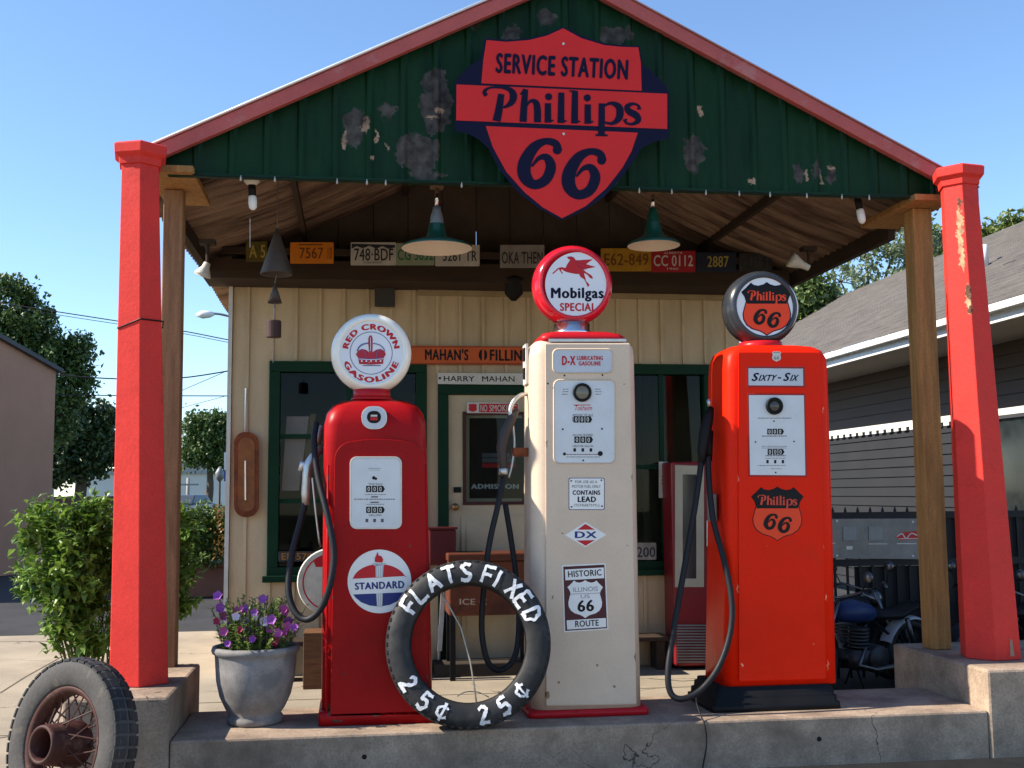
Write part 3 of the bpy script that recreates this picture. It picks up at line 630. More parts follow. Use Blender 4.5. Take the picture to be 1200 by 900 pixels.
# ------------------------------------------------------------ gas pumps
def digits(a, cx, cy, s, n=3, col=None):
    """small black number wheels with a pointed end"""
    a.use(BLACK).layer(2)
    for i in range(n): x = cx+(i-(n-1)/2)*s*1.15; a.rect(x-s/2, cy-s*.62, x+s/2, cy+s*.62)
    x = cx+((n-1)/2)*s*1.15+s/2; a.poly([(x, cy-s*.62), (x+s*.35, cy), (x, cy+s*.62)])
    a.use(WHITEP).layer(3)
    for i in range(n): x = cx+(i-(n-1)/2)*s*1.15; a.text('0', ((x-s*.22, cy-s*.42), (x+s*.22, cy+s*.42)), .0)
def fineprint(a, x0, x1, y, t, col=FADEDK):
    """a line of print too small to read: broken dashes"""
    a.use(col).layer(2); x = x0
    rr = random.Random(int(x0*7+y*13))
    while x < x1-.5:
        wd = rr.uniform(.8, 3.0); a.rect(x, y-t/2, min(x+wd, x1), y+t/2); x += wd+rr.uniform(.4, .9)
def globe(par, c, R, yf, rim, lens_r, lensmat):
    b = MB(); b.smooth = True
    th = .17
    b.lathe([(lens_r*.985, .012), (lens_r, 0), (lens_r+.010, -.006), (R-.022, .004), (R-.006, .025), (R, .055), (R, th-.055), (R-.006, th-.025), (R-.022, th-.004), (lens_r+.010, th+.006), (lens_r, th), (lens_r*.985, th-.012)], (c[0], yf, c[1]), 'Y', 56)
    o = b.build('globe', par, rim)
    return o
def child(b, name, par, root, mat=None, **k):
    o = b.build(name, None, mat, **k); o.parent = par; o.location = -Vector(BASES[root.name]); return o
def body_loft(b, rows, n=5):
    b.smooth = True; b.loft([rrect(cx, cy, hw, hd, r, n, z) for (z, cx, cy, hw, hd, r) in rows])

# --- left pump: deep red with arched door
YF = 5.80
p1 = thing('gas_pump', 'dark red round shouldered gas pump with a white crown globe', 'gas pump', (.11, 6.0, .24), 'old gas pumps on the island')
b = MB(); cx = .10; cy = YF+.21
body_loft(b, [(.242, .115, cy, .298, .235, .03), (.30, .115, cy, .298, .235, .03), (.315, .115, cy, .286, .215, .035)]); b.build('base', p1, RED)
b = MB()
body_loft(b, [(.30, .113, cy, .282, .205, .05), (.6, .110, cy, .280, .205, .055), (1.50, .100, cy, .270, .205, .06), (1.66, .098, cy, .268, .212, .07), (1.76, .097, cy, .266, .212, .08), (1.82, .097, cy, .254, .20, .09), (1.862, .097, cy, .225, .175, .09), (1.888, .097, cy, .175, .14, .09), (1.902, .097, cy, .10, .09, .07), (1.905, .097, cy, .03, .03, .02)], 7)
b.build('body', p1, RED)
# arched front door panel
b = MB(); b.on(at(YF-.003)); b.smooth = False
ol = []
zx = lambda x, y: (390+x/8.571, 460+y/8.571)
for k in range(9): t = radians(180-90*k/8); ol.append((392+22+22*cos(t), 517+22-22*sin(t)))
ol += [(430, 514.5), (450, 514.5), (470, 516)]
for k in range(9): t = radians(90-90*k/8); ol.append((498-22+22*cos(t), 518+22-22*sin(t)))
ol += [(503, 838), (387, 840)]
b.plate(ol, -.03, .022); b.build('door_panel', p1, RED, bevel=.016, seg=4)
for (ta, tb_) in (((499, 545), (503, 836)), ((384.5, 545), (382.5, 836))):
    b = MB(); b.smooth = True; b.tube([P(*ta, YF-.012), P(*tb_, YF-.012)], .006, 8); b.build('corner_bead', p1, RED)
YD = YF-.003-.022
b = MB(); b.on(at(YD)); b.plate(rr2(410, 535, 471, 620, 8), -.012, .008); b.build('dial_rim', p1, OFFW, bevel=.004)
a = MB().on(at(YD-.008), .0008).use(DIALW).layer(1); a.poly(rr2(412.5, 538, 468.5, 618, 6))
fineprint(a, 432, 446, 549, .7, INKGREY); fineprint(a, 433, 445, 551, .5, INKGREY); a.use(BLACK).layer(2); a.disc(438, 560, 2.1, 10); a.disc(440.5, 561, 1.6, 10)
a.use(FADEDK).layer(2); a.text('THIS SALE', ((431.5, 566), (448, 568.6)), .0)
digits(a, 439, 573, 6)
fineprint(a, 428, 452, 579.5, .6); a.use(FADEDK).layer(2); a.rect(435, 581.5, 443, 583); fineprint(a, 415, 464, 585, 1.0); a.rect(434, 588, 444, 589.4); fineprint(a, 430, 450, 591, .7)
digits(a, 439, 597.5, 6); a.use(FADEDK).layer(2); a.text('GALLONS', ((432, 602.5), (447, 605)), .0)
a.use(FADEDK).layer(2)
for q in (430, 439, 448): a.rect(q-1.6, 608, q+1.6, 612)
a.build('dial', p1)
b = MB(); b.smooth = True
cg = P(438, 489, YF-.02)
b.on(at(YF-.008)); b.smooth = False; b.plate(rr2(423.5, 476, 453.5, 503, 12, 6), -.02, .006); b.build('badge_rim', p1, ALU, bevel=.004)
a = MB().on(at(YF-.014), .001).use(DIALP).layer(1); a.poly(rr2(425, 477.5, 452, 501.5, 11, 6)); a.use(BLACK).layer(2).poly(rr2(430, 481.5, 446.5, 496, 7, 6)); a.use(INKRED).layer(3).rect(434, 489, 442.5, 492.5); a.use(OFFW).rect(434.5, 486, 442, 488.3); a.build('badge', p1)
# standard roundel
a = MB().on(at(YD-.001), .0008).use(WHITEP).layer(1); zz = (320, 620, 6.0)
a.on(at(YD-.001, *zz), .0008).layer(1); a.disc(748, 368, 224, 56)
a.use(INKRED).layer(2); a.poly([(748-190*cos(radians(t)), 372-126*sin(radians(t))) for t in range(8, 173, 8)]+[(936, 330), (560, 350)])
a.use(INKBLUE).layer(2); a.poly([(562, 458), (940, 440), (915, 475), (880, 505), (820, 533), (750, 545), (680, 538), (620, 515), (580, 482)])
a.use(WHITEP).layer(3); a.poly([(545, 357), (945, 335), (948, 443), (550, 460)])
a.use(M('torch_grey', (.50, .50, .52), .4)).layer(4); a.poly([(720, 245), (778, 245), (772, 336), (722, 338)]); a.poly([(724, 452), (772, 450), (768, 545), (732, 545)]); a.poly([(692, 240), (800, 238), (780, 256), (712, 258)])
a.use(WHITEP).layer(5)
for q in (733, 748, 762): a.rect(q-2, 258, q+2, 336); a.rect(q-2, 452, q+2, 540)
a.use(INKRED).layer(4); a.poly([(715, 232), (716, 205), (735, 160), (742, 185), (762, 190), (775, 215), (768, 236)])
a.use(INKBLUE).layer(5); a.text('STANDARD', ((574, 378), (922, 362), (924, 416), (576, 428)), .06)
a.build('roundel_decal', p1)
# globe
gl = globe(p1, (.076, 2.150), .215, 5.90, GLOBEW, .168, LENSW)
a = MB().on(at(5.905, 370, 350, 7.5), .0012).use(LENSW).layer(0); a.disc(487, 478, 288, 60)
k = MATS['ink_blue']
a.use(M('lens_blue', (.03, .035, .14), .4)).layer(1); a.ring(487, 478, 283, 288); a.ring(487, 478, 183, 188)
a.use(INKRED).layer(1)
a.arctext('RED CROWN', 487, 478, 205, 258, 170, 10, .085, -1); a.arctext('GASOLINE', 487, 478, 260, 207, 198, 341, .085, -1)
a.use(M('crown_shade', (.10, .11, .30), .5)).layer(1); a.rect(412, 584, 572, 592)
a.use(M('crown_red', (.42, .02, .04), .4)).layer(2)
a.poly([(382, 574), (374, 520), (353, 492), (370, 460), (403, 441), (443, 449), (470, 472), (462, 400), (462, 348), (474, 324), (490, 322), (500, 348), (500, 400), (498, 472), (530, 449), (570, 441), (603, 460), (616, 490), (597, 520), (592, 572), (487, 580)])
a.use(MATS['crown_shade']).layer(3); a.ribbon([(366, 462, 12), (378, 430, 12), (412, 402, 12), (462, 390, 10)]); a.ribbon([(606, 462, 8), (592, 432, 8), (556, 404, 8), (502, 392, 8)]); a.ribbon([(398, 448, 5), (430, 470, 5), (440, 520, 5)]); a.ribbon([(572, 448, 5), (540, 470, 5), (532, 520, 5)]); a.ribbon([(374, 522, 6), (487, 530, 6), (598, 520, 6)])
a.use(LENSW).layer(4)
for q in (405, 445, 487, 530, 570): a.disc(q, 548, 8, 8)
a.ribbon([(380, 530, 5), (487, 536, 5), (594, 528, 5)]); a.ribbon([(481, 340, 5), (482, 460, 5)]); a.disc(470, 560, 4, 6)
child(a, 'lens', gl, p1)
b = MB(); b.smooth = True; b.lathe([(.10, 1.90), (.098, 1.955)], (.080, 5.985, 0), 'Z', 32); b.lathe([(.11, 1.898), (.11, 1.91)], (.080, 5.985, 0), 'Z', 32); b.build('globe_collar', p1, CAPRED)

# --- middle pump: cream
p2 = thing('gas_pump', 'tall cream gas pump with red cap and red flying horse globe', 'gas pump', (1.21, 6.0, .24), 'old gas pumps on the island')
cy = YF+.19
b = MB(); body_loft(b, [(.242, 1.205, cy, .322, .215, .04), (.272, 1.205, cy, .322, .215, .04), (.278, 1.205, cy, .305, .2, .05)]); b.build('base', p2, CAPRED)
b = MB(); body_loft(b, [(.27, 1.205, cy, .296, .19, .085), (.8, 1.207, cy, .292, .19, .085), (1.9, 1.212, cy, .288, .19, .085), (2.13, 1.213, cy, .286, .19, .085), (2.185, 1.213, cy, .278, .182, .07), (2.212, 1.213, cy, .258, .165, .07), (2.218, 1.213, cy, .235, .15, .06)], 7)
b.build('body', p2, CREAM)
b = MB(); body_loft(b, [(2.210, 1.213, cy-.01, .236, .165, .05), (2.235, 1.213, cy-.01, .236, .165, .05), (2.258, 1.213, cy-.01, .215, .145, .06), (2.270, 1.213, cy-.01, .17, .11, .06), (2.275, 1.213, cy-.01, .08, .06, .04)], 6); b.build('cap', p2, CAPRED)
b = MB(); b.on(at(YF-.001)); b.plate([(639, 402), (738, 402), (746, 826), (640, 828)], -.01, .010); b.build('front_panel', p2, CREAM, bevel=.007, seg=3)
b = MB(); b.on(at(YF-.001)); b.plate([(643, 397), (734, 397), (734, 400.5), (643, 400.5)], -.01, .004); b.build('chrome_band', p2, ALU, bevel=.002)
YD = YF-.011
def recess(par, x0, y0, x1, y1, r, root_mat, inner):
    b = MB(); b.on(at(YD)); o = rr2(x0-2, y0-2, x1+2, y1+2, r+2); i = rr2(x0, y0, x1, y1, r); n = len(o)
    h = .006
    b.add([b.m(*p, 0) for p in o]+[b.m(*p, h) for p in [(q[0]*.5+w_[0]*.5, q[1]*.5+w_[1]*.5) for q, w_ in zip(o, i)]]+[b.m(*p, .001) for p in i],
          [(k, (k+1) % n, n+(k+1) % n, n+k) for k in range(n)]+[(n+k, n+(k+1) % n, 2*n+(k+1) % n, 2*n+k) for k in range(n)])
    b.smooth = True; b.build('panel_rim', par, root_mat)
recess(p2, 649, 410, 717, 436, 5, CREAM, None)
a = MB().on(at(YD), .0009).use(DIALP).layer(1); a.poly(rr2(649, 410, 717, 436, 5)); a.use(INKRED).layer(2)
a.text('D-X', ((658.5, 417), (674.5, 428)), .08); a.text('LUBRICATING', ((676, 417), (706.5, 422)), .07); a.text('GASOLINE', ((678, 423.3), (704, 428.4)), .07); a.build('brand_panel', p2)
recess(p2, 650, 446, 720, 542, 6, CREAM, None)
a = MB().on(at(YD), .0009).use(DIALW).layer(1); a.poly(rr2(650, 446, 720, 542, 6))
for (sx, y) in ((663, 456), (663, 459), (662, 462), (701, 456), (701, 459), (701, 462)): fineprint(a, sx-3.5, sx+4, y, .8)
a.use(INKRED).layer(2); a.text('Tokheim', ((674, 475), (694, 481)), .0, .35); a.ribbon([(672, 474.6, .9), (692, 474.6, .9)], 0)
a.use(FADEDK).layer(2); a.text('AMOUNT OF SALE', ((671, 485), (695, 488)), .0); a.text('$', ((670.5, 489), (672, 494)), 0)
digits(a, 682, 491.5, 6)
a.use(FADEDK).layer(2); a.text('GALLONS DELIVERED', ((671, 508.5), (695, 511)), .0); digits(a, 683, 515.3, 6)
a.use(FADEDK).layer(2); a.text('CENTS PER GALLON', ((671, 521.5), (695, 524)), .0); a.use(BLACK).layer(2)
for q in (673.5, 683, 692.5): a.rect(q-1.5, 525.3, q+1.5, 529.3)
fineprint(a, 664, 703, 532.5, .9, RUST); fineprint(a, 664, 703, 535.5, .7)
a.use(BLACK).layer(3)
for (sx, sy, r) in ((659.5, 503, 1.1), (705.5, 502.5, 1.1), (661.5, 532, 1.8), (703.5, 531.5, 3), (683.5, 539.5, 1.1)): a.disc(sx, sy, r, 10)
a.build('dial', p2)
a = MB(); c = P(682, 460, YD); a.use(BLACK); a.smooth = True; a.lathe([(.050, -.002), (.050, -.014), (.043, -.016), (.040, -.010)], (c.x, YD, c.z), 'Y', 32)
a.use(M('lens_amber', (.16, .14, .10), .15, var=.3, coat=.5)); a.lathe([(.040, -.009), (.030, -.012), (.012, -.014), (.001, -.0145)], (c.x, YD, c.z), 'Y', 32); a.build('sight_glass', p2)
a = MB().on(at(YD), .0009).use(INKBLUE).layer(1); a.plate(rr2(666.5, 560, 708.5, 597.5, 2), 0, .002); a.use(WHITEP).layer(3); a.poly(rr2(667.2, 560.7, 707.8, 596.8, 2)); a.use(FADEDK).layer(4)
a.text('FOR USE AS A', ((674, 563), (700, 566.3)), .0); a.text('MOTOR FUEL ONLY', ((670.5, 568.3), (704, 571.8)), .0); a.use(NAVY); a.text('CONTAINS', ((671, 574.5), (703.5, 580)), .06); a.text('LEAD', ((677, 581.8), (698.5, 588.4)), .06); a.use(FADEDK); a.text('(TETRAETHYL)', ((672.5, 590.5), (702.5, 594.5)), .0)
a.use(RUST).layer(5)
for q in ((669.5, 563.5), (704.8, 562.8), (669.8, 594), (705.5, 593.2)): a.disc(*q, 1.1, 8)
a.build('lead_warning_plate', p2)
a = MB().on(at(YD, 620, 600, 7.5), .0009).use(WHITEP).layer(1); a.poly([(315, 203), (495, 88), (680, 200), (495, 310)]); a.use(INKRED).layer(2); a.poly([(425, 156), (495, 104), (578, 155)]); a.poly([(420, 250), (578, 247), (497, 297)])
a.use(INKBLUE).layer(2); a.text('DX', ((402, 171), (596, 229)), .05); a.build('diamond_decal', p2)
a = MB().on(at(YD), .0009).use(WHITEP).layer(1); BRN = M('route_brown', (.075, .015, .02), .45)
a.plate([(658.5, 662.5), (709.5, 660), (713, 737.5), (661, 741)], 0, .002); a.use(BRN).layer(3); a.poly([(660, 664), (708.3, 661.6), (711.6, 736.2), (662.4, 739.4)])
a.use(WHITEP).layer(4); a.poly([(662, 667.5), (707.5, 665), (708, 677.5), (662.6, 680)]); a.poly([(664, 727), (710, 724.2), (710.5, 734.8), (664.7, 737.8)])
sh = shield(685.8, 702, .0925, .094); a.use(WHITEP); a.poly(sh)
a.use(INKGREY).layer(5); a.poly([(669, 696), (703, 694.6), (703, 695.2), (669, 696.6)]); a.text('ILLINOIS', ((671.5, 688.5), (700.5, 687), (700.5, 692.5), (672, 694)), .0); a.text('US', ((680.5, 697), (691, 696.6), (691, 700.8), (680.6, 701.2)), .0)
for i in range(len(sh)): pass
a.use(BLACK); a.text('66', ((676.5, 703.5), (696, 702.5), (696.3, 716.3), (676.8, 717.3)), .05); a.text('HISTORIC', ((665.3, 669.3), (704.8, 667), (705.2, 674.4), (665.9, 676.6)), .03); a.text('ROUTE', ((674, 727.5), (701.5, 726), (701.8, 733.2), (674.2, 735)), .03)
a.build('route_plate', p2)
for (sx, sy) in ((661.5, 440), (706, 439.5), (642, 449.5)): c = P(sx, sy, YD); b = MB(); b.lathe([(.005, 0), (.004, -.003), (.001, -.004)], (c.x, YD, c.z), 'Y', 10); b.build('screw', p2, BLACK)
gl = globe(p2, (1.181, 2.541), .222, 5.90, GLOBER, .180, LENSW)
a = MB().on(at(5.905, 600, 280, 7.5), .0012).use(LENSW).layer(0); a.disc(577, 403, 286, 60)
PEG = [(482, 158), (497, 178), (512, 182), (497, 205), (480, 232), (470, 255), (438, 247), (405, 255), (353, 302), (362, 308), (412, 264), (422, 282), (443, 308), (448, 300), (432, 282), (432, 264), (470, 288), (510, 298), (560, 308), (590, 308), (602, 334), (636, 356), (655, 396), (668, 424), (682, 402), (652, 372), (640, 328), (632, 298), (660, 312), (690, 346), (712, 350), (702, 322), (650, 290), (628, 268), (738, 246), (650, 222), (712, 178), (600, 186), (560, 186), (548, 166), (522, 154)]
a.use(INKRED).layer(1); a.poly(PEG); a.use(M('horse_line', (.25, .01, .05), .4)).layer(2); a.ribbon([(560, 190, 4), (590, 240, 4), (650, 268, 4)]); a.ribbon([(600, 215, 3), (650, 222, 3)]); a.ribbon([(482, 160, 4), (520, 156, 4), (548, 168, 4)])
a.use(NAVY).layer(1); a.text('Mobilgas', ((342, 428), (806, 426), (808, 552), (342, 550)), .06); a.use(INKRED); a.text('SPECIAL', ((420, 562), (740, 562), (740, 636), (422, 634)), .055)
child(a, 'lens', gl, p2)
b = MB(); b.smooth = True; b.lathe([(.108, 2.262), (.108, 2.283), (.100, 2.287), (.100, 2.328)], (1.178, 5.985, 0), 'Z', 32); b.build('globe_collar', p2, CHROME)

# --- right pump: bright red-orange
p3 = thing('gas_pump', 'bright scarlet square gas pump with black stepped base and black rimmed globe', 'gas pump', (2.28, 6.0, .24), 'old gas pumps on the island')
cy = YF+.19
b = MB(); b.smooth = True
body_loft(b, [(.242, 2.215, cy, .360, .235, .03), (.275, 2.215, cy, .358, .232, .03), (.278, 2.216, cy, .345, .222, .03), (.31, 2.217, cy, .343, .220, .03), (.313, 2.219, cy, .332, .212, .03), (.345, 2.22, cy, .330, .210, .03), (.348, 2.222, cy, .320, .202, .03), (.366, 2.223, cy, .318, .200, .03)], 3); o = b.build('base', p3, BLACK)
b = MB(); body_loft(b, [(.365, 2.262, cy, .318, .19, .05), (1.2, 2.285, cy, .306, .19, .05), (2.06, 2.300, cy, .296, .19, .055), (2.13, 2.302, cy, .292, .188, .06), (2.175, 2.303, cy, .275, .175, .07), (2.198, 2.303, cy, .24, .15, .075), (2.207, 2.303, cy, .18, .12, .075)], 7); b.build('body', p3, SCARLET)
b = MB(); b.on(at(YF-.001)); b.plate([(865, 412), (961, 412), (968, 796), (866, 799)], -.01, .009); b.build('front_panel', p3, SCARLET, bevel=.006, seg=3)
YD = YF-.010
b = MB(); b.on(at(YD)); b.plate([(875, 429), (943, 429.5), (943.5, 454), (875.3, 453.5)], -.004, .004); b.build('panel_rim', p3, M('rim_dark_red', (.30, .02, .02), .4), bevel=.002)
a = MB().on(at(YD-.004), .0009).use(DIALP).layer(1); a.poly([(877, 431.5), (941, 432), (941.3, 452), (877.2, 451.5)]); a.use(NAVY).layer(2)
a.text('S', ((882.0, 436.8), (890, 436.8), (888.5, 446.6), (880.5, 446.6)), .05, .2); a.text('IXTY', ((890, 439.2), (911, 439.2), (909.5, 446.4), (888.7, 446.4)), .05, .25); a.rect(911.5, 442, 915.5, 443.6)
a.text('S', ((919, 436.8), (926.5, 436.8), (925, 446.6), (917.5, 446.6)), .05, .2); a.text('IX', ((927, 439.2), (936.5, 439.2), (935, 446.4), (925.5, 446.4)), .05, .25); a.build('brand_panel', p3)
b = MB(); b.on(at(YD)); b.plate([(876, 461), (943.5, 461.5), (945.5, 559), (877.5, 558.5)], -.004, .004); b.build('panel_rim', p3, MATS['rim_dark_red'], bevel=.002)
a = MB().on(at(YD-.004), .0009).use(DIALW).layer(1); a.poly([(877.5, 463), (942, 463.3), (943.8, 557), (879, 556.5)])
fineprint(a, 888, 928, 490, .8); a.use(BLACK).layer(2); a.disc(907, 493.5, 1, 8); digits(a, 908, 505.8, 5.4); fineprint(a, 893, 922, 511, 1.1); a.use(BLACK).layer(2); a.disc(885.5, 518, 1, 8); a.disc(930.5, 517.3, 1, 8)
fineprint(a, 893, 922, 523, .6); fineprint(a, 893, 922, 525, .6); digits(a, 908.5, 529.5, 5.4); fineprint(a, 897, 921, 534, 1.1); fineprint(a, 897, 921, 537, .6); a.use(BLACK).layer(2)
for q in (899.5, 908.5, 917.5): a.rect(q-1.3, 539, q+1.3, 543)
fineprint(a, 888, 922, 545.5, .6); fineprint(a, 903, 916, 549.3, .5); a.use(BLACK).layer(2); a.disc(909, 553.8, 1, 8); a.build('dial', p3)
a = MB(); c = P(906.5, 476, YD); a.smooth = True; a.use(BLACK); a.lathe([(.047, -.004), (.047, -.022), (.040, -.024), (.036, -.016)], (c.x, YD, c.z), 'Y', 30); a.use(M('lens_dark', (.05, .045, .035), .12, coat=.5)); a.lathe([(.037, -.015), (.02, -.019), (.001, -.020)], (c.x, YD, c.z), 'Y', 30); a.build('sight_glass', p3)
def phil_shield(a, cx, cy, k, ky, edge, redm, lettm, inset, l0=1):
    a.use(edge).layer(l0); a.poly(shield(cx, cy, k, ky))
    a.use(redm).layer(l0+1); a.poly(shield(cx, cy, k*inset, ky*inset))
    up = [p for p in shield(cx, cy, k*inset, ky*inset)]
    lim = cy-46*ky
    pts = [p for p in up if p[1] <= lim+1e-6]
    xl = min(p[0] for p in up if abs(p[1]-lim) < 60*ky); 
    left = sorted([p for p in pts if p[0] < cx-100*k], key=lambda p: p[1]); 
    a.use(BLACK).layer(l0+2)
    base = [(cx-184*k*inset, lim), (cx+184*k*inset, lim)]
    n = len(SHIELD)
    order = [i for i in range(n)]
    seq = [p for p in up]
    L_ = [p for p in seq[0:len(seq)//2+1] if p[1] <= lim]; R_ = [p for p in seq[len(seq)//2+1:] if p[1] <= lim]
    a.poly(L_+[base[0], base[1]]+R_)
    a.use(lettm).layer(l0+3)
    s = 340*k/702.0; y0 = cy-75*ky
    phillips(a, lambda x, v: (cx+(x-594)*s, y0+.02*(x-594)*s-v*s*1.15, s*1.05))
    a.use(BLACK if edge is not None else BLACK).layer(l0+3)
    s6 = .62*k; sixes(a, lambda x, y: (cx+(x-597)*s6+6*k, cy+82*ky+(y-664)*s6, s6))
a = MB().on(at(YD), .0009); phil_shield(a, 911, 602, .137, .1356, BLACK, INKORG, M('decal_letter_red', (.62, .06, .035), .4), .965); a.build('shield_decal', p3)
a = MB().on(at(YD), .0009); a.use(OFFW).layer(1); a.poly(shield(910, 417.5, .024, .027)); a.use(INKGREY).layer(2); a.text('66', ((907, 417), (913, 421.5)), .04); a.rect(906, 412.5, 914, 413.3); a.build('route_badge', p3)
gl = globe(p3, (2.268, 2.430), .212, 5.90, GLOBEK, .166, LENSW)
a = MB().on(at(5.905, 830, 300, 7.5), .0012).use(LENSW).layer(0); a.disc(515, 455, 276, 60)
phil_shield(a, 515, 465, 1.0, 1.0, NAVY, INKORG, INKORG, .955)
child(a, 'lens', gl, p3)
b = MB(); b.smooth = True; b.lathe([(.13, 2.19), (.12, 2.235)], (2.265, 5.985, 0), 'Z', 32); b.build('globe_collar', p3, CAPRED)

# --- hoses and nozzles
def hosepath(pts): return spl([P(x, y, Y) for x, y, Y in pts], 7)
b = MB(); b.smooth = True
b.tube(hosepath([(371, 496, 5.95), (368, 520, 5.90), (373, 560, 5.84), (384, 605, 5.76), (391, 645, 5.72), (388, 680, 5.70), (377, 712, 5.72), (360, 726, 5.76), (345, 716, 5.80), (338, 690, 5.84), (342, 650, 5.88), (352, 612, 5.92), (358, 588, 5.93)]), .017, 10); b.build('hose', p1, HOSE)
b = MB(); b.smooth = True
b.use(ALU); b.tube(hosepath([(358, 590, 5.93), (358, 575, 5.93), (359, 560, 5.93), (360, 548, 5.93), (366, 538, 5.95), (376, 528, 5.97)]), [.018, .021, .022, .026, .022, .015], 10) if False else b.tube([P(358, 592, 5.93), P(358, 578, 5.93), P(359, 560, 5.93), P(360, 547, 5.93), P(367, 536, 5.95), P(378, 524, 5.97)], [.018, .022, .021, .027, .024, .016], 10)
b.tube([P(362, 545, 5.93), P(354, 544, 5.93), P(352, 552, 5.93)], [.018, .018, .014], 8)
b.tube([P(375, 500, 5.96), P(371, 512, 5.94), P(372, 520, 5.95)], [.022, .024, .02], 8)
b.build('nozzle', p1)
b = MB(); b.tube(spl([P(366, 560, 5.92), P(370, 600, 5.92), P(374, 632, 5.93), P(376, 640, 5.96)], 4), .006, 6); b.build('lever_guard', p1, ALU)

GB = M('nozzle_brown', (.06, .045, .04), .45, metal=.3, var=.3)
b = MB(); b.smooth = True
b.tube(hosepath([(590, 560, 5.93), (584, 590, 5.90), (573, 640, 5.88), (566, 700, 5.87), (565, 745, 5.87), (573, 778, 5.87), (588, 785, 5.88), (603, 770, 5.90), (608, 735, 5.93), (606, 690, 5.95), (600, 640, 5.97), (592, 590, 5.98)]), .016, 10); b.build('hose', p2, HOSE)
b = MB(); b.smooth = True
b.use(GB); b.tube([P(592, 562, 5.93), P(590, 545, 5.93), P(588, 525, 5.93), P(593, 505, 5.93), P(600, 490, 5.93), P(606, 480, 5.95)], [.017, .022, .030, .030, .026, .014], 10)
b.use(ALU); b.tube(spl([P(599, 492, 5.93), P(598, 480, 5.93), P(602, 470, 5.93), P(610, 463, 5.95), P(617, 462, 5.98)], 4), .011, 8); b.tube([P(590, 556, 5.93), P(590, 549, 5.93)], .026, 10)
b.tube(spl([P(601, 498, 5.95), P(603, 520, 5.95), P(600, 545, 5.95), P(596, 560, 5.95)], 4), .006, 6)
b.build('nozzle', p2)
b = MB(); b.box(P(600, 530, 5.98).x, P(618, 530, 5.98).x, 5.93, 6.03, P(610, 535, 5.98).z, P(610, 525, 5.98).z); b.build('nozzle_hook', p2, RUST, bevel=.006)
b = MB(); b.use(OFFW); z = P(620, 425, 5.98)
b.box(.912, .925, 5.93, 6.05, z.z-.12, z.z+.10); b.use(BLACK); b.box(.905, .911, 5.955, 6.02, z.z+.01, z.z+.08); b.box(.905, .911, 5.96, 6.01, z.z-.09, z.z-.03); b.build('side_plate', p2)

b = MB(); b.smooth = True
b.tube(hosepath([(822, 540, 5.93), (815, 590, 5.90), (803, 660, 5.86), (790, 735, 5.80), (783, 785, 5.74), (786, 812, 5.72), (800, 819, 5.70), (822, 808, 5.70), (843, 780, 5.70), (856, 740, 5.72), (857, 700, 5.75), (848, 655, 5.80), (836, 610, 5.86), (831, 565, 5.90), (830, 535, 5.93)]), .0165, 10); b.build('hose', p3, HOSE)
b = MB(); b.smooth = True; b.use(BLACK)
b.tube([P(822, 545, 5.93), P(823, 528, 5.93), P(826, 508, 5.93), P(830, 490, 5.95), P(833, 478, 5.98)], [.017, .028, .034, .030, .018], 10); b.tube([P(830, 540, 5.95), P(831, 505, 5.97)], [.022, .026], 8)
b.use(ALU); b.tube([P(832, 476, 5.96), P(830, 468, 5.96)], .012, 8); b.build('nozzle', p3)
b = MB(); zc = P(835, 600, 5.95).z; b.box(1.945, 1.968, 5.93, 6.04, zc-.05, zc+.10); b.build('nozzle_holder', p3, GREYM, bevel=.004)
b = MB(); b.smooth = True
b.tube(spl([P(818, 812, 5.72), P(816, 822, 5.66), P(821, 838, 5.60), P(826, 850, 5.555), P(828, 872, 5.55), P(824, 897, 5.54), P(822, 910, 5.50)], 5), .0045, 6)
tag(b.build('cable', mat=BLACK), 'thin black cable hanging over the front of the concrete island', 'cable')

# ------------------------------------------------------------ leaning tyre with painted lettering
def tyre_mesh(R, rh, wd, n=72, blocks=0, nose=0.0):
    b = MB(); b.smooth = True; hw = wd/2
    prof = [(rh, -hw*.72), (rh+.012, -hw*.86), (rh+(R-rh)*.35, -hw*.99), (rh+(R-rh)*.62, -hw), (R-.030, -hw*.93), (R-.010, -hw*.78), (R, -hw*.55), (R+.002, 0), (R, hw*.55), (R-.010, hw*.78), (R-.030, hw*.93), (rh+(R-rh)*.62, hw), (rh+(R-rh)*.35, hw*.99), (rh+.012, hw*.86), (rh, hw*.72), (rh+.01, hw*.5), (rh+.02, 0), (rh+.01, -hw*.5)]
    loops = [[Vector((r*cos(2*pi*k/n), t, r*sin(2*pi*k/n))) for (r, t) in prof] for k in range(n)]
    loops.append(loops[0]); b.loft(loops, False, False)
    return b
ty = thing('leaning_tire', 'bare black tire with white painted flats fixed lettering leaning on two pumps', 'tire', (.556, 5.66, .24))
R = .412
b = tyre_mesh(R, .288, .15); tm = b.build('tire_casing', ty, RUBBER)
b = MB(); b.smooth = False
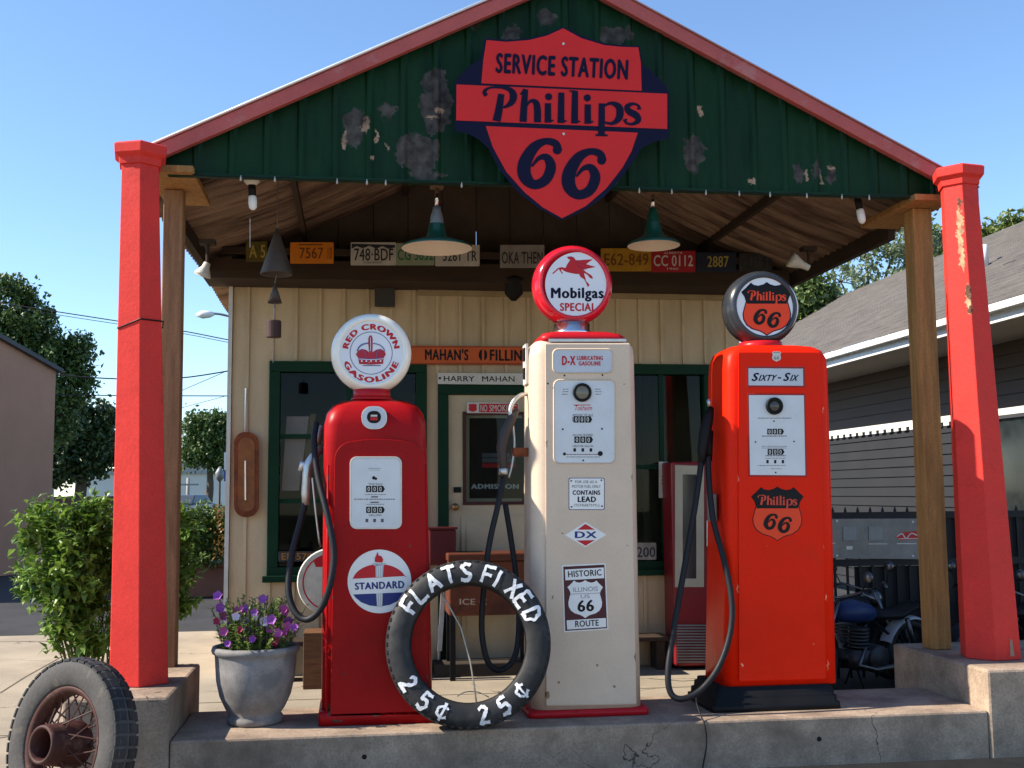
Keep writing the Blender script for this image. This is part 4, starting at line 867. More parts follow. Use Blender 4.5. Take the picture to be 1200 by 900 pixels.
for k in range(64):                                    # ribs round the shoulder of the tread
    a = 2*pi*k/64
    for sgn in (-1, 1):
        e = Vector((cos(a), 0, sin(a))); t = Vector((-sin(a), 0, cos(a)))
        y0, y1 = (sgn*.046, sgn*.062)
        q = [e*(R-.004)+t*d+Vector((0, y, 0)) for y in (y0, y1) for d in (-.009, .009)]; u = [e*(R-.0005)+t*d+Vector((0, y, 0)) for y in (y0, y1) for d in (-.009, .009)]
        q2 = [e*(R-.012)+t*d+Vector((0, y1, 0)) for d in (-.009, .009)]; u[2] = e*(R-.005)+t*-.009+Vector((0, y1, 0)); u[3] = e*(R-.005)+t*.009+Vector((0, y1, 0)); q[2], q[3] = q2
        b.add(q+u, [(0, 1, 3, 2), (4, 6, 7, 5), (0, 4, 5, 1), (1, 5, 7, 3), (3, 7, 6, 2), (2, 6, 4, 0)])
tb = b.build('tread', ty, RUBBER)
LET = {'F': [[(0, 0), (.05, 1), (.7, 1)], [(.03, .52), (.55, .5)]], 'L': [[(.05, 1), (0, 0), (.65, .02)]], 'A': [[(0, 0), (.35, 1), (.7, 0)], [(.14, .38), (.56, .38)]],
       'T': [[(.35, 0), (.35, .95)], [(-.05, .95), (.75, .98)]], 'S': [[(.66, .86), (.35, 1), (.08, .8), (.3, .54), (.62, .34), (.45, .04), (.02, .1)]], 'I': [[(.1, 0), (.15, 1)]],
       'X': [[(0, 0), (.65, 1)], [(.05, 1), (.65, 0)]], 'E': [[(.6, 1), (.05, .97), (0, .02), (.62, 0)], [(.03, .5), (.5, .5)]], 'D': [[(0, 0), (.03, 1), (.45, .92), (.66, .5), (.45, .08), (0, 0)]],
       '2': [[(.05, .8), (.3, 1), (.6, .8), (.4, .45), (.02, .04), (.66, .03)]], '5': [[(.62, 1), (.12, .97), (.08, .55), (.45, .6), (.62, .3), (.4, .02), (.0, .1)]], 'c': [[(.68, .72), (.4, .86), (.05, .66), (.05, .32), (.36, .14), (.70, .26)], [(.33, -.04), (.44, 1.04)]]}
a = MB().use(M('brush_white', (.74, .75, .77), .6, var=.2, scale=30))
rr = random.Random(5)
def put(ch, ang, r0, h, inward=False, tilt=0):
    """one hand-painted letter on the side wall; ang = degrees from +x, counter-clockwise as seen from the front"""
    aa = radians(ang)
    def m(x, y, hh):
        lx, ly = (x-.33)*h*.92, y*h
        if inward: rad = r0-ly; t = lx; er = Vector((cos(aa), 0, sin(aa))); et = Vector((-sin(aa), 0, cos(aa)))
        else: rad = r0+ly; t = lx; er = Vector((cos(aa), 0, sin(aa))); et = Vector((sin(aa), 0, -cos(aa)))
        p = er*rad+et*t
        rad2 = math.hypot(p.x, p.z); pr2 = [(.288, .72), (.30, .86), (.288+.35*.124, .99), (.288+.62*.124, 1.0), (R-.030, .93), (R-.010, .78), (R, .55)]; bul = .55
        for (r0_, y0_), (r1_, y1_) in zip(pr2, pr2[1:]):
            if r0_ <= rad2 <= r1_: bul = y0_+(y1_-y0_)*(rad2-r0_)/(r1_-r0_)
        return Vector((p.x, -.075*bul-.004-hh, p.z))
    a.on(m, .001)
    for stp in LET[ch]:
        q = []
        for i in range(len(stp)-1):
            for s_ in range(4):
                t = s_/4; q.append((stp[i][0]*(1-t)+stp[i+1][0]*t+rr.uniform(-.03, .03), stp[i][1]*(1-t)+stp[i+1][1]*t+rr.uniform(-.03, .03), (.15 if ch == 'c' else .205)*rr.uniform(.75, 1.2)))
        q.append((*stp[-1], .22)); a.ribbon(q, .0006, 2); a.layer()
for ch, an in zip('FLATS', (147, 135, 121, 106, 92)): put(ch, an, .303, .088)
for ch, an in zip('FIXED', (73, 62, 49.5, 37, 23)): put(ch, an, .303, .088)
for ch, an in zip('25c', (213, 232, 248)): put(ch, an, .391, .084, True)
for ch, an in zip('25c', (282, 300, 318)): put(ch, an, .391, .084, True)
a.build('painted_lettering', ty)
for o in ty.children: o.location = (0, 0, 0)
# bring the children into the tyre frame: centre of the tyre R above its foot, leaning back and turned a little
for o in ty.children:
    for v in o.data.vertices: v.co = v.co+Vector((0, 0, 0))
for o in ty.children:
    me = o.data; off = Vector(BASES[ty.name]); me.transform(Matrix.Translation(off)); me.transform(Matrix.Translation((0, 0, R)))
ty.location = (.556, 5.585, .242); ty.rotation_euler = (radians(-9), 0, radians(-6))
rod = MB(); rod.tube([P(516, 692, 5.72), P(540, 735, 5.66), P(551, 775, 5.62), P(556, 806, 5.60), P(561, 845, 5.60)], .0045, 6)
rod.tube(spl([P(536, 816, 5.60), P(545, 811, 5.61), P(560, 811, 5.62), P(573, 817, 5.60)], 4), .003, 5)
tag(rod.build('wire_prop', mat=M('bare_wire', (.35, .31, .25), .4, metal=.6)), 'thin bent wire prop standing inside the leaning tire', 'wire')

# ------------------------------------------------------------ old spoked wheel at the left front
wh = thing('spoked_wheel', 'old truck wheel with rusty wire spokes and weathered tire at the pedestal foot', 'wheel', (0, 0, 0))
RW = .40
b = tyre_mesh(RW, .265, .145, 96); b.build('tire', wh, RUBBER2)
b = MB()
for k in range(44):
    a_ = 2*pi*k/44
    for sgn in (-1, 1):
        e = Vector((cos(a_), 0, sin(a_))); t = Vector((-sin(a_), 0, cos(a_)))
        y0, y1 = sgn*.008, sgn*.066; c = []
        for (rad, y, d) in ((RW-.006, y0, .023), (RW-.016, y1, .023)): c += [e*rad+t*-d+Vector((0, y, 0)), e*rad+t*d+Vector((0, y, 0))]
        u = []
        for (rad, y, d) in ((RW+.006, y0, .021), (RW-.006, y1, .021)): u += [e*rad+t*-d+Vector((0, y, 0)), e*rad+t*d+Vector((0, y, 0))]
        b.add(c+u, [(0, 1, 3, 2), (4, 6, 7, 5), (0, 4, 5, 1), (1, 5, 7, 3), (3, 7, 6, 2), (2, 6, 4, 0)])
b.build('tread', wh, RUBBER)
b = MB(); b.smooth = True
prof = [(.268, -.052), (.262, -.058), (.250, -.050), (.240, -.045), (.236, -.03), (.228, -.02), (.228, .02), (.236, .03), (.240, .045), (.262, .058), (.272, .05), (.262, .03), (.258, 0), (.262, -.03)]
n = 64; loops = [[Vector((r*cos(2*pi*k/n), t, r*sin(2*pi*k/n))) for (r, t) in prof] for k in range(n)]; loops.append(loops[0]); b.loft(loops, False, False)
b.build('rim', wh, WHEELRED)
b = MB(); b.smooth = True
prof = [(.072, -.165), (.080, -.170), (.088, -.166), (.090, -.15), (.096, -.10), (.106, -.02), (.112, .03), (.10, .05), (.07, .05), (.066, .0), (.066, -.1)]
n = 36; loops = [[Vector((r*cos(2*pi*k/n), t, r*sin(2*pi*k/n))) for (r, t) in prof] for k in range(n)]; loops.append(loops[0]); b.loft(loops, False, False)
b.use(BLACK); b.lathe([(.067, .0), (.067, .01)], (0, 0, 0), 'Y', 24)
b.mats = [WHEELRED, BLACK]; b.mi = [0]*(len(b.mi)-26)+[1]*26; b.build('hub', wh)
b = MB()
for k in range(36):
    a0 = 2*pi*k/36; tw = .42*(1 if k % 2 else -1); y0 = -.085 if k % 4 < 2 else .03
    b.tube([(.098*cos(a0+tw), y0, .098*sin(a0+tw)), (.232*cos(a0), .0, .232*sin(a0))], .0042, 5)
so = b.build('spoke', wh, WHEELRED)
so.name = 'wire_spokes'; so['kind'] = 'stuff'
b = MB()
WSC = .89; WC = PZ(68, 874, RW*WSC)
for o in wh.children: o.location = (0, 0, RW)
wh.location = (WC.x, WC.y, .0); wh.rotation_euler = (radians(-10), 0, radians(-40)); wh.scale = (WSC,)*3

# ------------------------------------------------------------ flower pot and plants
PSC = .94; pc = PZ(296, 853, .24); pc = Vector((pc.x, pc.y+.13, .24))
b = MB(); b.smooth = True
b.lathe([(r_*PSC, z_*.98) for r_, z_ in [(.140, 0), (.150, .012), (.150, .034), (.138, .048), (.158, .075), (.190, .14), (.209, .22), (.215, .30), (.217, .335), (.220, .355), (.232, .362), (.238, .378), (.232, .394), (.212, .396), (.200, .38), (.196, .355), (.10, .345), (.001, .345)]], pc+Vector((0, 0, .002)), 'Z', 44)
pot = b.build('flower_pot', None, ZINC); tag(pot, 'round grey zinc flower pot on the concrete island beside the dark red pump', 'flower pot')
def leaf(b, p, d, up, ln, wd, bend=.25):
    """one pointed leaf of four faces"""
    d = d.normalized(); s_ = d.cross(up)
    if s_.length < 1e-4: s_ = d.orthogonal()
    s_.normalize(); n_ = s_.cross(d)
    m = p+d*ln*.45+n_*ln*bend*.25; t = p+d*ln-n_*ln*bend*.5
    b.add([p, m+s_*wd*.5+n_*wd*.15, t, m-s_*wd*.5+n_*wd*.15, m], [(0, 1, 4), (1, 2, 4), (2, 3, 4), (3, 0, 4)])
def rv(r): return Vector((r.gauss(0, 1), r.gauss(0, 1), r.gauss(0, 1))).normalized()
rr = random.Random(11)
pl = thing('petunia_plant', 'petunia plant with pink and purple flowers growing in the zinc pot', 'flowers', pc+Vector((0, 0, .34)))
b = MB(); stem = MB(); tips = []
for i in range(190):
    a_ = rr.uniform(0, 2*pi); sp = rr.uniform(.02, .20); h = rr.uniform(.12, .30)*(1.0 if sp < .15 else .8)
    p0 = pc+Vector((cos(a_)*sp*.8, sin(a_)*sp*.8, .34)); lean = Vector((cos(a_), sin(a_), 0))*rr.uniform(.02, .11)
    p1_ = p0+Vector((0, 0, h))+lean; mid = (p0+p1_)/2+Vector((0, 0, .02))
    stem.tube([p0, mid, p1_], .0022, 4); tips.append((p1_, a_))
    for j in range(17):
        t = rr.uniform(.1, 1); q = p0.lerp(p1_, t); dd = rv(rr); dd.z = abs(dd.z)*.6+.1; leaf(b, q, dd, Vector((0, 0, 1)), rr.uniform(.022, .045), rr.uniform(.010, .018))
b.build('foliage', pl, leafmat('petunia_leaf', (.12, .20, .035), (.28, .36, .10), trans=.35), recalc=False); stem.build('stems', pl, leafmat('petunia_stem', (.10, .16, .04), (.14, .2, .06)))
PETALS = [M('petal_'+n_, c, .5, var=.15) for n_, c in (('purple', (.26, .06, .32)), ('magenta', (.42, .07, .28)), ('pale', (.62, .48, .70)), ('white', (.72, .70, .72)), ('crimson', (.30, .01, .05)))]
tall = sorted(tips, key=lambda q: -q[0].z+q[0].y*.5)
fl_px = [(255, 698, 0), (258, 712, 0), (262, 722, 1), (285, 733, 0), (292, 737, 0), (280, 716, 1), (298, 718, 0), (318, 726, 0), (310, 728, 2), (317, 736, 1), (334, 740, 1), (332, 714, 1), (325, 742, 1), (280, 738, 4), (286, 728, 2), (308, 702, 0), (298, 745, 1), (270, 732, 0), (338, 728, 0), (321, 752, 4), (262, 740, 1), (254, 728, 4), (345, 735, 0), (303, 735, 2)]
rf = random.Random(3)
fl_px += [(rf.uniform(252, 345), rf.uniform(712, 756), rf.choice((0, 1, 1, 0, 1, 2))) for _ in range(16)]
for (px, py, ci) in fl_px:
    q = P(px, py, pc.y-.13+rr.uniform(-.05, .10)); b = MB(); f = Vector((rr.uniform(-.4, .4), -1, rr.uniform(.1, .7))).normalized(); u = f.orthogonal().normalized(); v = f.cross(u); r = rr.uniform(.017, .025)
    pts = [q-f*.012]
    for k in range(25): a_ = 2*pi*k/25; rad = r*(1+.10*cos(5*a_)+.04*cos(10*a_+1)); pts.append(q+(u*cos(a_)+v*sin(a_))*rad+f*.006*rr.uniform(.3, 1))
    b.smooth = True; b.add(pts, [(0, 1+k, 1+(k+1) % 25) for k in range(25)]); b.use(PETALS[ci]); b.mi = [0]*len(b.mi)
    b.tube([q-f*.05-Vector((0, 0, .02)), q-f*.010], [.002, .006], 5); b.build('flower', pl)
def bush(name, label, cat, blobs, nleaf, ln, mat, seed, base, stems=14, wdk=.42):
    """shrub: arching stems from the base with pointed leaves clustered along them"""
    r = random.Random(seed); t = thing(name, label, cat, base); base = Vector(base)
    b = MB(); s_ = MB(); tot = sum((bb[3]*bb[4]*bb[5])**.7 for bb in blobs)
    for (x, y, z, rx, ry, rz) in blobs:
        n = int(nleaf*(rx*ry*rz)**.7/tot); nc = max(4, n//26)
        for i in range(nc):
            d = rv(r)*(r.random()**.45); e = Vector((x+d.x*rx, y+d.y*ry, z+d.z*rz))
            if i % 4 == 0:
                m = base.lerp(e, .55)+Vector((r.uniform(-.06, .06), r.uniform(-.06, .06), .08)); pts = spl([base+Vector((r.uniform(-.12, .12), r.uniform(-.1, .1), 0)), m, e], 5); s_.tube(pts, [.006*(1-.7*i_/len(pts)) for i_ in range(len(pts))], 4)
            ax = (d+Vector((0, 0, .5))).normalized()
            for k in range(26):
                q = e+ax*r.uniform(-.16, .08)+rv(r)*r.uniform(0, .06); dd = (rv(r)+ax*.5).normalized(); leaf(b, q, dd, Vector((r.uniform(-.4, .4), r.uniform(-.4, .4), 1)), ln*r.uniform(.6, 1.25), ln*wdk*r.uniform(.8, 1.2))
    b.build('foliage', t, mat, recalc=False); s_.build('stems', t, M('stem_green', (.09, .10, .03), .7)); return t
BL = leafmat('bush_leaf', (.055, .13, .012), (.21, .34, .055), trans=.35)
YBu = 6.9
def blob(px, py, Y, r): q = P(px, py, Y); return (q.x, q.y, q.z, *r)
bush('leafy_bush', 'bright green leafy bush left of the first red pillar', 'bush', [blob(75, 640, 6.9, (.20, .3, .17)), blob(100, 690, 6.9, (.24, .3, .20)), blob(62, 672, 6.8, (.17, .25, .15)), blob(34, 622, 6.8, (.11, .15, .08)), blob(52, 603, 6.9, (.10, .15, .07)), blob(112, 618, 7.0, (.20, .25, .13)), blob(95, 600, 7.0, (.10, .15, .07)), blob(30, 680, 6.8, (.07, .12, .05)), blob(150, 650, 7.1, (.26, .3, .2)), blob(75, 722, 6.8, (.09, .15, .10)), blob(110, 745, 6.9, (.16, .2, .12)), blob(68, 738, 6.8, (.05, .08, .05)), blob(205, 640, 7.2, (.10, .2, .20)), blob(207, 598, 7.2, (.06, .1, .06)), blob(210, 690, 7.2, (.10, .2, .18))], 6400, .068, BL, 3, (P(110, 700, 7.0).x, 7.0, 0), 110, .55)
YS2 = 16.0
def blob2(px, py, rx, rz, dy=0): q = P(px, py, YS2+dy); k = (YS2+dy)/1300; return (q.x, q.y, q.z, rx*k, rx*k, rz*k)
bush('garden_shrub', 'green shrub with rusty blooms in a planter beside the cream wall corner', 'bush', [blob2(205, 630, 18, 30), blob2(225, 620, 22, 28), blob2(245, 612, 20, 22), blob2(262, 625, 18, 26), blob2(235, 645, 30, 16), blob2(208, 603, 10, 14), blob2(280, 620, 20, 26)], 7500, .085, leafmat('shrub_leaf', (.04, .09, .015), (.17, .25, .045)), 8, (P(235, 660, YS2).x, YS2, P(235, 664, YS2).z), 70)
b = MB(); rr = random.Random(9)
for i in range(330):
    q = P(rr.gauss(260, 6), rr.uniform(592, 655), YS2-.25+rr.uniform(-.15, .2)); leaf(b, q, rv(rr), Vector((0, 0, 1)), .05, .03)
tag(b.build('rust_blossom', mat=leafmat('rust_leaf', (.24, .11, .03), (.34, .2, .06)), recalc=False), 'orange brown seed heads in front of the garden shrub', 'flowers', kind='stuff')
q0, q1 = P(190, 661, YS2), P(300, 686, YS2)
b = MB(); b.box(q0.x, q1.x, YS2, YS2+.6, 0.0, q0.z-.06); b.box(q0.x-.03, q1.x+.03, YS2-.03, YS2+.63, q0.z-.058, q0.z); tag(b.build('planter_box', mat=M('planter_brown', (.20, .085, .06), .8, var=.2), bevel=.01), 'reddish brown planter box under the garden shrub', 'planter')
Yc = PZ(240, 691, 0).y; q0, q1 = P(214, 670, Yc), P(263, 691, Yc)
ck = thing('picnic_cooler', 'small red and white cooler box standing in front of the brown planter', 'cooler', (q0.x*.5+q1.x*.5, Yc, 0))
b = MB(); b.box(q0.x, q1.x, Yc, Yc+.38, .0, q0.z-.13); b.build('box', ck, OFFW, bevel=.02); b = MB(); b.box(q0.x-.01, q1.x+.01, Yc-.012, Yc+.392, q0.z-.128, q0.z); b.build('lid', ck, M('cooler_red', (.55, .03, .035), .4), bevel=.03)

# ------------------------------------------------------------ things hung under the canopy
def pendant(label, px, ytop, ybase, yrim, hw, Y, green_socket):
    c = P(px, yrim, Y); t = thing('pendant_lamp', label, 'lamp', (c.x, Y, P(px, ytop, Y).z), 'green enamel lamps under the canopy')
    zt = P(px, ytop, Y).z; z1 = P(px, ybase, Y).z; zr = c.z
    rad = hw
    hgt = z1-zr
    b = MB(); b.box(c.x-.04, c.x+.04, Y-.04, Y+.04, zt-.045, zt); b.build('mount', t, wood('mount_wood', (.2, .13, .08), (.1, .06, .04)), bevel=.006)
    b = MB(); b.smooth = True; b.lathe([(.012, zt-.044), (.012, z1+.01)], (c.x, Y, 0), 'Z', 12); b.build('stem', t, CHROME)
    b = MB(); b.smooth = True; b.lathe([(.022, z1+.012), (.026, z1-.01), (.036, z1-.04), (.042, z1-.085), (.046, z1-.10)], (c.x, Y, 0), 'Z', 20); b.build('socket', t, LAMPGREEN if green_socket else GREYM)
    zc = z1-.10
    b = MB(); b.smooth = True; b.use(LAMPGREEN)
    pr = [(.046, zc+.01), (.052, zc-.03), (.065, zr+.058), (rad*.62, zr+.036), (rad*.92, zr+.014), (rad, zr+.004), (rad, zr-.006)]
    n = 40
    for prof, mt in ((pr, LAMPGREEN), ([(rad, zr-.006), (rad-.008, zr-.004), (rad*.85, zr+.010), (rad*.55, zr+.026), (.05, zr+.042), (.001, zr+.044)], SPOT)):
        b.use(mt); loops = [[(c.x+r*cos(2*pi*k/n), Y+r*sin(2*pi*k/n), z) for k in range(n)] for r, z in prof]; b.loft(loops, False, False)
    b.build('shade', t, recalc=False)
pendant('green enamel lamp with wide cream underside hanging left of the shield sign', 512, 212, 245, 290, .207, 6.4, False)
pendant('smaller green enamel lamp with green neck hanging right of the shield sign', 766, 220, 246, 287, .158, 6.4, True)
BULB = M('frosted_bulb', (.80, .80, .80), .3, var=.04)
def barebulb(label, px, py0, py1, Y, tilt):
    q = P(px, py0, Y); t = thing('bare_bulb', label, 'light bulb', q, 'bare bulbs at the canopy corners')
    b = MB(); b.smooth = True; b.lathe([(.042, 0), (.046, -.02), (.03, -.035), (.022, -.04)], q+Vector((0, 0, .02)), 'Z', 20); b.build('holder', t, OFFW)
    e = P(px+tilt, py1, Y); d = (e-q); b = MB(); b.smooth = True; b.tube([q+d*.08, q+d*.5], .022, 10); b.build('socket', t, BLACK)
    b = MB(); b.smooth = True; b.tube([q+d*.5, q+d*.55, q+d*.75, q+d*.92, q+d], [.018, .024, .025, .022, .010], 12); b.build('bulb', t, BULB)
barebulb('white bare bulb on a round holder at the left end of the gable', 295, 213, 246, 6.35, 1.5)
barebulb('tilted white bare bulb below the right end of the gable', 1004, 228, 262, 6.35, 7)
def floodlight(label, c0, c1, Y, mat):
    a0, a1 = P(*c0, Y), P(*c1, Y); t = thing('floodlight', label, 'floodlight', a0, 'floodlights under the eaves'); d = a1-a0
    b = MB(); b.smooth = True; b.tube([a0, a0+d*.35, a0+d*.8, a1, a1-d*.03], [.022, .026, .05, .056, .045], 16); b.build('reflector', t, mat)
    b = MB(); b.tube([a0+Vector((0, 0, .14)), a0+Vector((0, 0, .03)), a0], .012, 8); b.box(a0.x-.05, a0.x+.05, Y-.04, Y+.04, a0.z+.12, a0.z+.15); b.build('bracket', t, DARKWOOD)
floodlight('white cone floodlight under the left eave near the old timber post', (243, 308), (237, 323), 7.3, OFFW)
floodlight('pale floodlight lying sideways under the right eave', (948, 314), (926, 304), 7.3, OFFW)
SBU = M('clear_bulb', (.42, .40, .36), .3)
sl = thing('string_light', 'string of tiny clear bulbs along the bottom of the green gable', 'string lights', (CX, 6.13, zb-.03))
b = MB(); pts = []
for i in range(60): x = -.90+4.2*i/59; pts.append((x, 6.135, zb-.024-.008*abs(sin(i*.9))))
b.tube(pts, .003, 5); b.build('cord', sl, BLACK)
for px in (282, 322, 395, 430, 452, 541, 749, 787, 827, 866, 902, 945, 986, 1018):
    x = P(px, 215, 6.135).x; b = MB(); b.smooth = True; b.lathe([(.003, -.012), (.004, -.020), (.006, -.030), (.005, -.040), (.001, -.044)], (x, 6.135, zb-.01), 'Z', 8); b.build('bulb', sl, SBU)
# wind bells
wb = thing('wind_bell', 'hanging wind chime of two dark cone bells and a round striker under the canopy', 'wind chime', P(325, 265, 7.0))
YW = 7.0
BELL = M('bell_iron', (.10, .085, .075), .55, metal=.4, var=.3)
q = P(325, 268, YW); e = P(324, 322, YW)
b = MB(); b.smooth = True; b.lathe([(.006, q.z), (.035, q.z-.08), (.10, e.z+.01), (.098, e.z), (.09, e.z+.005), (.03, q.z-.085), (.001, q.z-.02)], (e.x, YW, 0), 'Z', 24); b.build('large_bell', wb, BELL)
q2 = P(322, 332, YW); e2 = P(322, 355, YW)
b = MB(); b.smooth = True; b.lathe([(.004, q2.z), (.020, q2.z-.05), (.045, e2.z), (.04, e2.z+.003), (.001, q2.z-.02)], (e2.x, YW, 0), 'Z', 20); b.build('small_bell', wb, BELL)
q3 = P(321, 377, YW); e3 = P(321, 395, YW)
b = MB(); b.smooth = True; b.smooth = False; b.lathe([(.042, -.05), (.046, -.05), (.046, .05), (.042, .055)], ((q3.x), YW, (q3.z+e3.z)/2), 'Z', 20); b.build('striker', wb, M('striker_brown', (.06, .03, .025), .5))
b = MB(); b.tube([(q.x, YW, roofz(q.x)-.01), q], .004, 5); b.tube([P(324, 322, YW), q2], .003, 5); b.tube([e2, q3], .004, 5); b.tube([e3, P(320, 425, YW)], .003, 5); b.build('cord', wb, GREYM)
b = MB(); q = P(293, 290, 6.35); b.tube([P(293, 256, 6.35), q], .002, 4); tag(b.build('pull_cord', mat=OFFW), 'thin pale pull cord below the left bare bulb', 'cord')

# ------------------------------------------------------------ licence plates along the beam and in the windows
YPl = YBM-.004
def lplate(label, q, txt, bg, ink, tq, extra=None, Y=YPl, frame=None, bold=.02):
    c = P((q[0]+q[2])/2, q[3], Y); t = thing('license_plate', label, 'license plate', c, 'old license plates on the beam')
    a = MB().on(at(Y)).use(bg); a.plate(rr2(*q, 1.2, 3), 0, .004); a.build('plate', t)
    a = MB().on(at(Y-.004), .0012).use(ink).layer(1); a.text(txt, tq, bold)
    if extra: extra(a)
    a.build('lettering', t)
PW = M('plate_white', (.55, .54, .48), .5, var=.2, scale=14); PY = M('plate_olive', (.13, .10, .02), .5, var=.4, scale=14); PGN = M('plate_green', (.30, .36, .24), .5, var=.2, scale=14); PCR = M('plate_red', (.42, .022, .03), .45, var=.15); PNV = M('plate_navy', (.022, .028, .05), .5, var=.3); PDK = M('plate_tarnished', (.045, .042, .04), .6, var=.5, scale=20); PGY = M('plate_grey', (.30, .28, .25), .5, var=.3, scale=14)
PINK_ = M('plate_ink_dark', (.03, .03, .04), .5); PGR = M('plate_ink_green', (.02, .16, .08), .5); PYL = M('plate_ink_yellow', (.45, .36, .08), .5); PBR = M('plate_ink_brown', (.20, .07, .015), .5)
lplate('tarnished dark yellow license plate half hidden behind the wind chime', (288, 283, 313, 307), 'A 5', PY, PYL, ((292, 287), (311, 302)))
def ex1(a): a.text('10', ((384, 290), (389, 304)), .0); a.rect(350, 286, 378, 287.3)
lplate('bright orange license plate numbered 7567', (340, 284, 391, 309), '7567', ORANGE, PBR, ((351, 290), (379, 303)), ex1)
def ex2(a):
    a.use(PINK_); a.poly([(412, 285.5), (463, 287), (463, 290), (455, 291.5), (448, 288.5), (441, 291.5), (433, 288), (425, 291), (418, 288.5), (412, 291.5)]); a.use(PINK_); a.text('COLORADO', ((426, 306.5), (448, 308.6)), .0)
lplate('white license plate with dark mountain outline reading 748 BDF', (411, 284, 464, 311), '748\u00b7BDF', PW, PINK_, ((415, 291), (461, 305.5)), ex2)
lplate('pale green license plate reading CG 3832 behind the left lamp', (464, 285, 509, 311), 'CG 3832', PGN, PGR, ((466, 292), (508, 305)))
lplate('white license plate reading 5261 TR in a thin metal frame', (510, 287, 562, 312), '5261 TR', PW, PINK_, ((519, 294), (559, 306)))
lplate('grey license plate reading OKA THEN beside the flying horse globe', (586, 287, 638, 314), 'OKA THEN', PGY, PINK_, ((588, 295), (636, 309)))
lplate('orange yellow license plate reading E62 849 beneath the right lamp', (704, 291, 763, 318), 'E62-849', M('plate_amber', (.50, .26, .02), .5, var=.25, scale=14), PBR, ((708, 297), (760, 311)))
def ex3(a): a.text('ALBERTA', ((778, 295), (800, 297.6)), .0); a.text('1960', ((782, 313.5), (795, 316.3)), .0)
lplate('red license plate reading CC 0112 in white', (763, 294, 815, 319), 'CC 0112', PCR, M('plate_ink_white', (.7, .68, .66), .5), ((766, 299), (812, 312)), ex3)
lplate('dark navy license plate reading 2887 in dull yellow', (816, 296, 863, 319), '2887', PNV, PYL, ((829, 300), (854, 313)))
lplate('blackened unreadable license plate at the right end of the beam', (866, 297, 905, 318), '166 1', PDK, M('plate_ink_faint', (.07, .065, .06), .6), ((880, 301), (900, 313)))
lplate('dark license plate with orange figures ER 5702 on the left window sill', (326, 646, 374, 658), 'ER 5702', PDK, M('plate_ink_orange', (.40, .15, .02), .5), ((330, 648), (372, 656)), Y=YB-.045)
lplate('grey license plate ending 6200 on the right window sill', (722, 636, 769, 656), '516200', PGY, PINK_, ((724, 641), (768, 653)), Y=YB-.045)

# ------------------------------------------------------------ signs and fittings on the front wall
mh = thing('name_board', 'long orange board reading Mahan\'s Filling across the wall above the door', 'sign', P(650, 425, YB))
YN = YB-.03
xe = P(486, 415, YN).x; xr = 2*WCX-xe+.1
b = MB(); z0, z1 = P(560, 427, YN).z, P(560, 406, YN).z; b.box(xe-.25, xr, YN-.02, YN+.012, z0, z1); b.build('board', mh, SIGNORANGE, bevel=.003)
a = MB().on(at(YN-.02), .0012).use(BLACK).layer(1); a.text("MAHAN'S", ((498, 408.5), (549, 409), (549, 422.5), (498, 422)), .05); a.text('FILLING', ((574, 409.5), (622, 410), (622, 423.3), (574, 422.8)), .05); a.text('STATION', ((650, 410.3), (704, 411), (704, 424.3), (650, 423.6)), .02)
a.disc(566, 416, 5, 20, 7); a.use(SIGNORANGE).layer(2); a.rect(564.8, 409, 567.4, 423); a.use(M('board_edge', (.35, .05, .015), .5)).layer(1); a.rect(450, 405.9, 740, 407.2); a.rect(450, 425.4, 740, 426.8)
a.build('lettering', mh)
hm = thing('owner_sign', 'narrow white board reading Harry Mahan above the green door frame', 'sign', P(570, 450, YB))
b = MB(); YN = YB-.055; b.on(at(YN)); b.plate([(513, 437), (628, 437.6), (628, 451), (513, 450)], -.02, .006); b.build('board', hm, OFFW, bevel=.002)
a = MB().on(at(YN-.006), .0012).use(BLACK).layer(1); a.text('HARRY', ((520, 440.5), (556, 440.8), (556, 447), (520, 446.7)), .01); a.text('MAHAN', ((565, 440.8), (603, 441), (603, 447.3), (565, 447)), .01); a.disc(515.5, 443, 1.5, 10); a.build('lettering', hm)
ns = thing('no_smoking_sign', 'small red and white no smoking sign on the cream door', 'sign', P(575, 485, YB))
a = MB(); YN = YB+.005; a.on(at(YN)).use(OFFW); a.plate([(547, 471.5), (608, 472), (608, 484.5), (547, 484)], -.01, .006); a.on(at(YN-.006), .001); a.use(INKRED).layer(1); a.poly(shield(554, 478, .023, .021)); a.rect(561.5, 473, 607, 483.3); a.use(OFFW).layer(2); a.text('NO', ((563, 474.3), (571, 482.2)), .02); a.text('SMOKING', ((573.5, 474.3), (605.5, 482.2)), .02); a.build('panel', ns)
th = thing('thermometer', 'tall rusty brown rounded thermometer on the corner of the cream wall', 'thermometer', P(288, 606, YB))
b = MB(); YN = YB-.03; b.on(at(YN)); b.plate(rr2(274, 506, 303.5, 606, 13.5, 7), 0, .035); b.build('case', th, RUST, bevel=.012, seg=3)
b = MB(); b.on(at(YN-.035)); b.plate(rr2(279, 513, 298.5, 599, 9, 6), 0, .004); b.build('scale', th, M('scale_rust', (.26, .09, .03), .6, var=.4, scale=10))
b = MB(); b.tube([P(287.6, 540, YN-.042), P(287.8, 586, YN-.042)], .006, 6); b.build('tube', th, OFFW)
b = MB(); b.smooth = True; b.tube([P(288, 455, YB-.02), P(287.5, 506, YB-.02)], .011, 8); tag(b.build('conduit', mat=OFFW), 'thin white conduit pipe above the rusty thermometer', 'pipe')
b = MB(); b.on(at(YB-.03)); b.plate([(439, 336), (463, 336.5), (463, 360), (439, 359.5)], 0, .05); tag(b.build('vent_box', mat=M('vent_dark', (.055, .05, .045), .7), bevel=.004), 'square dark vent box on the wall under the beam', 'vent')
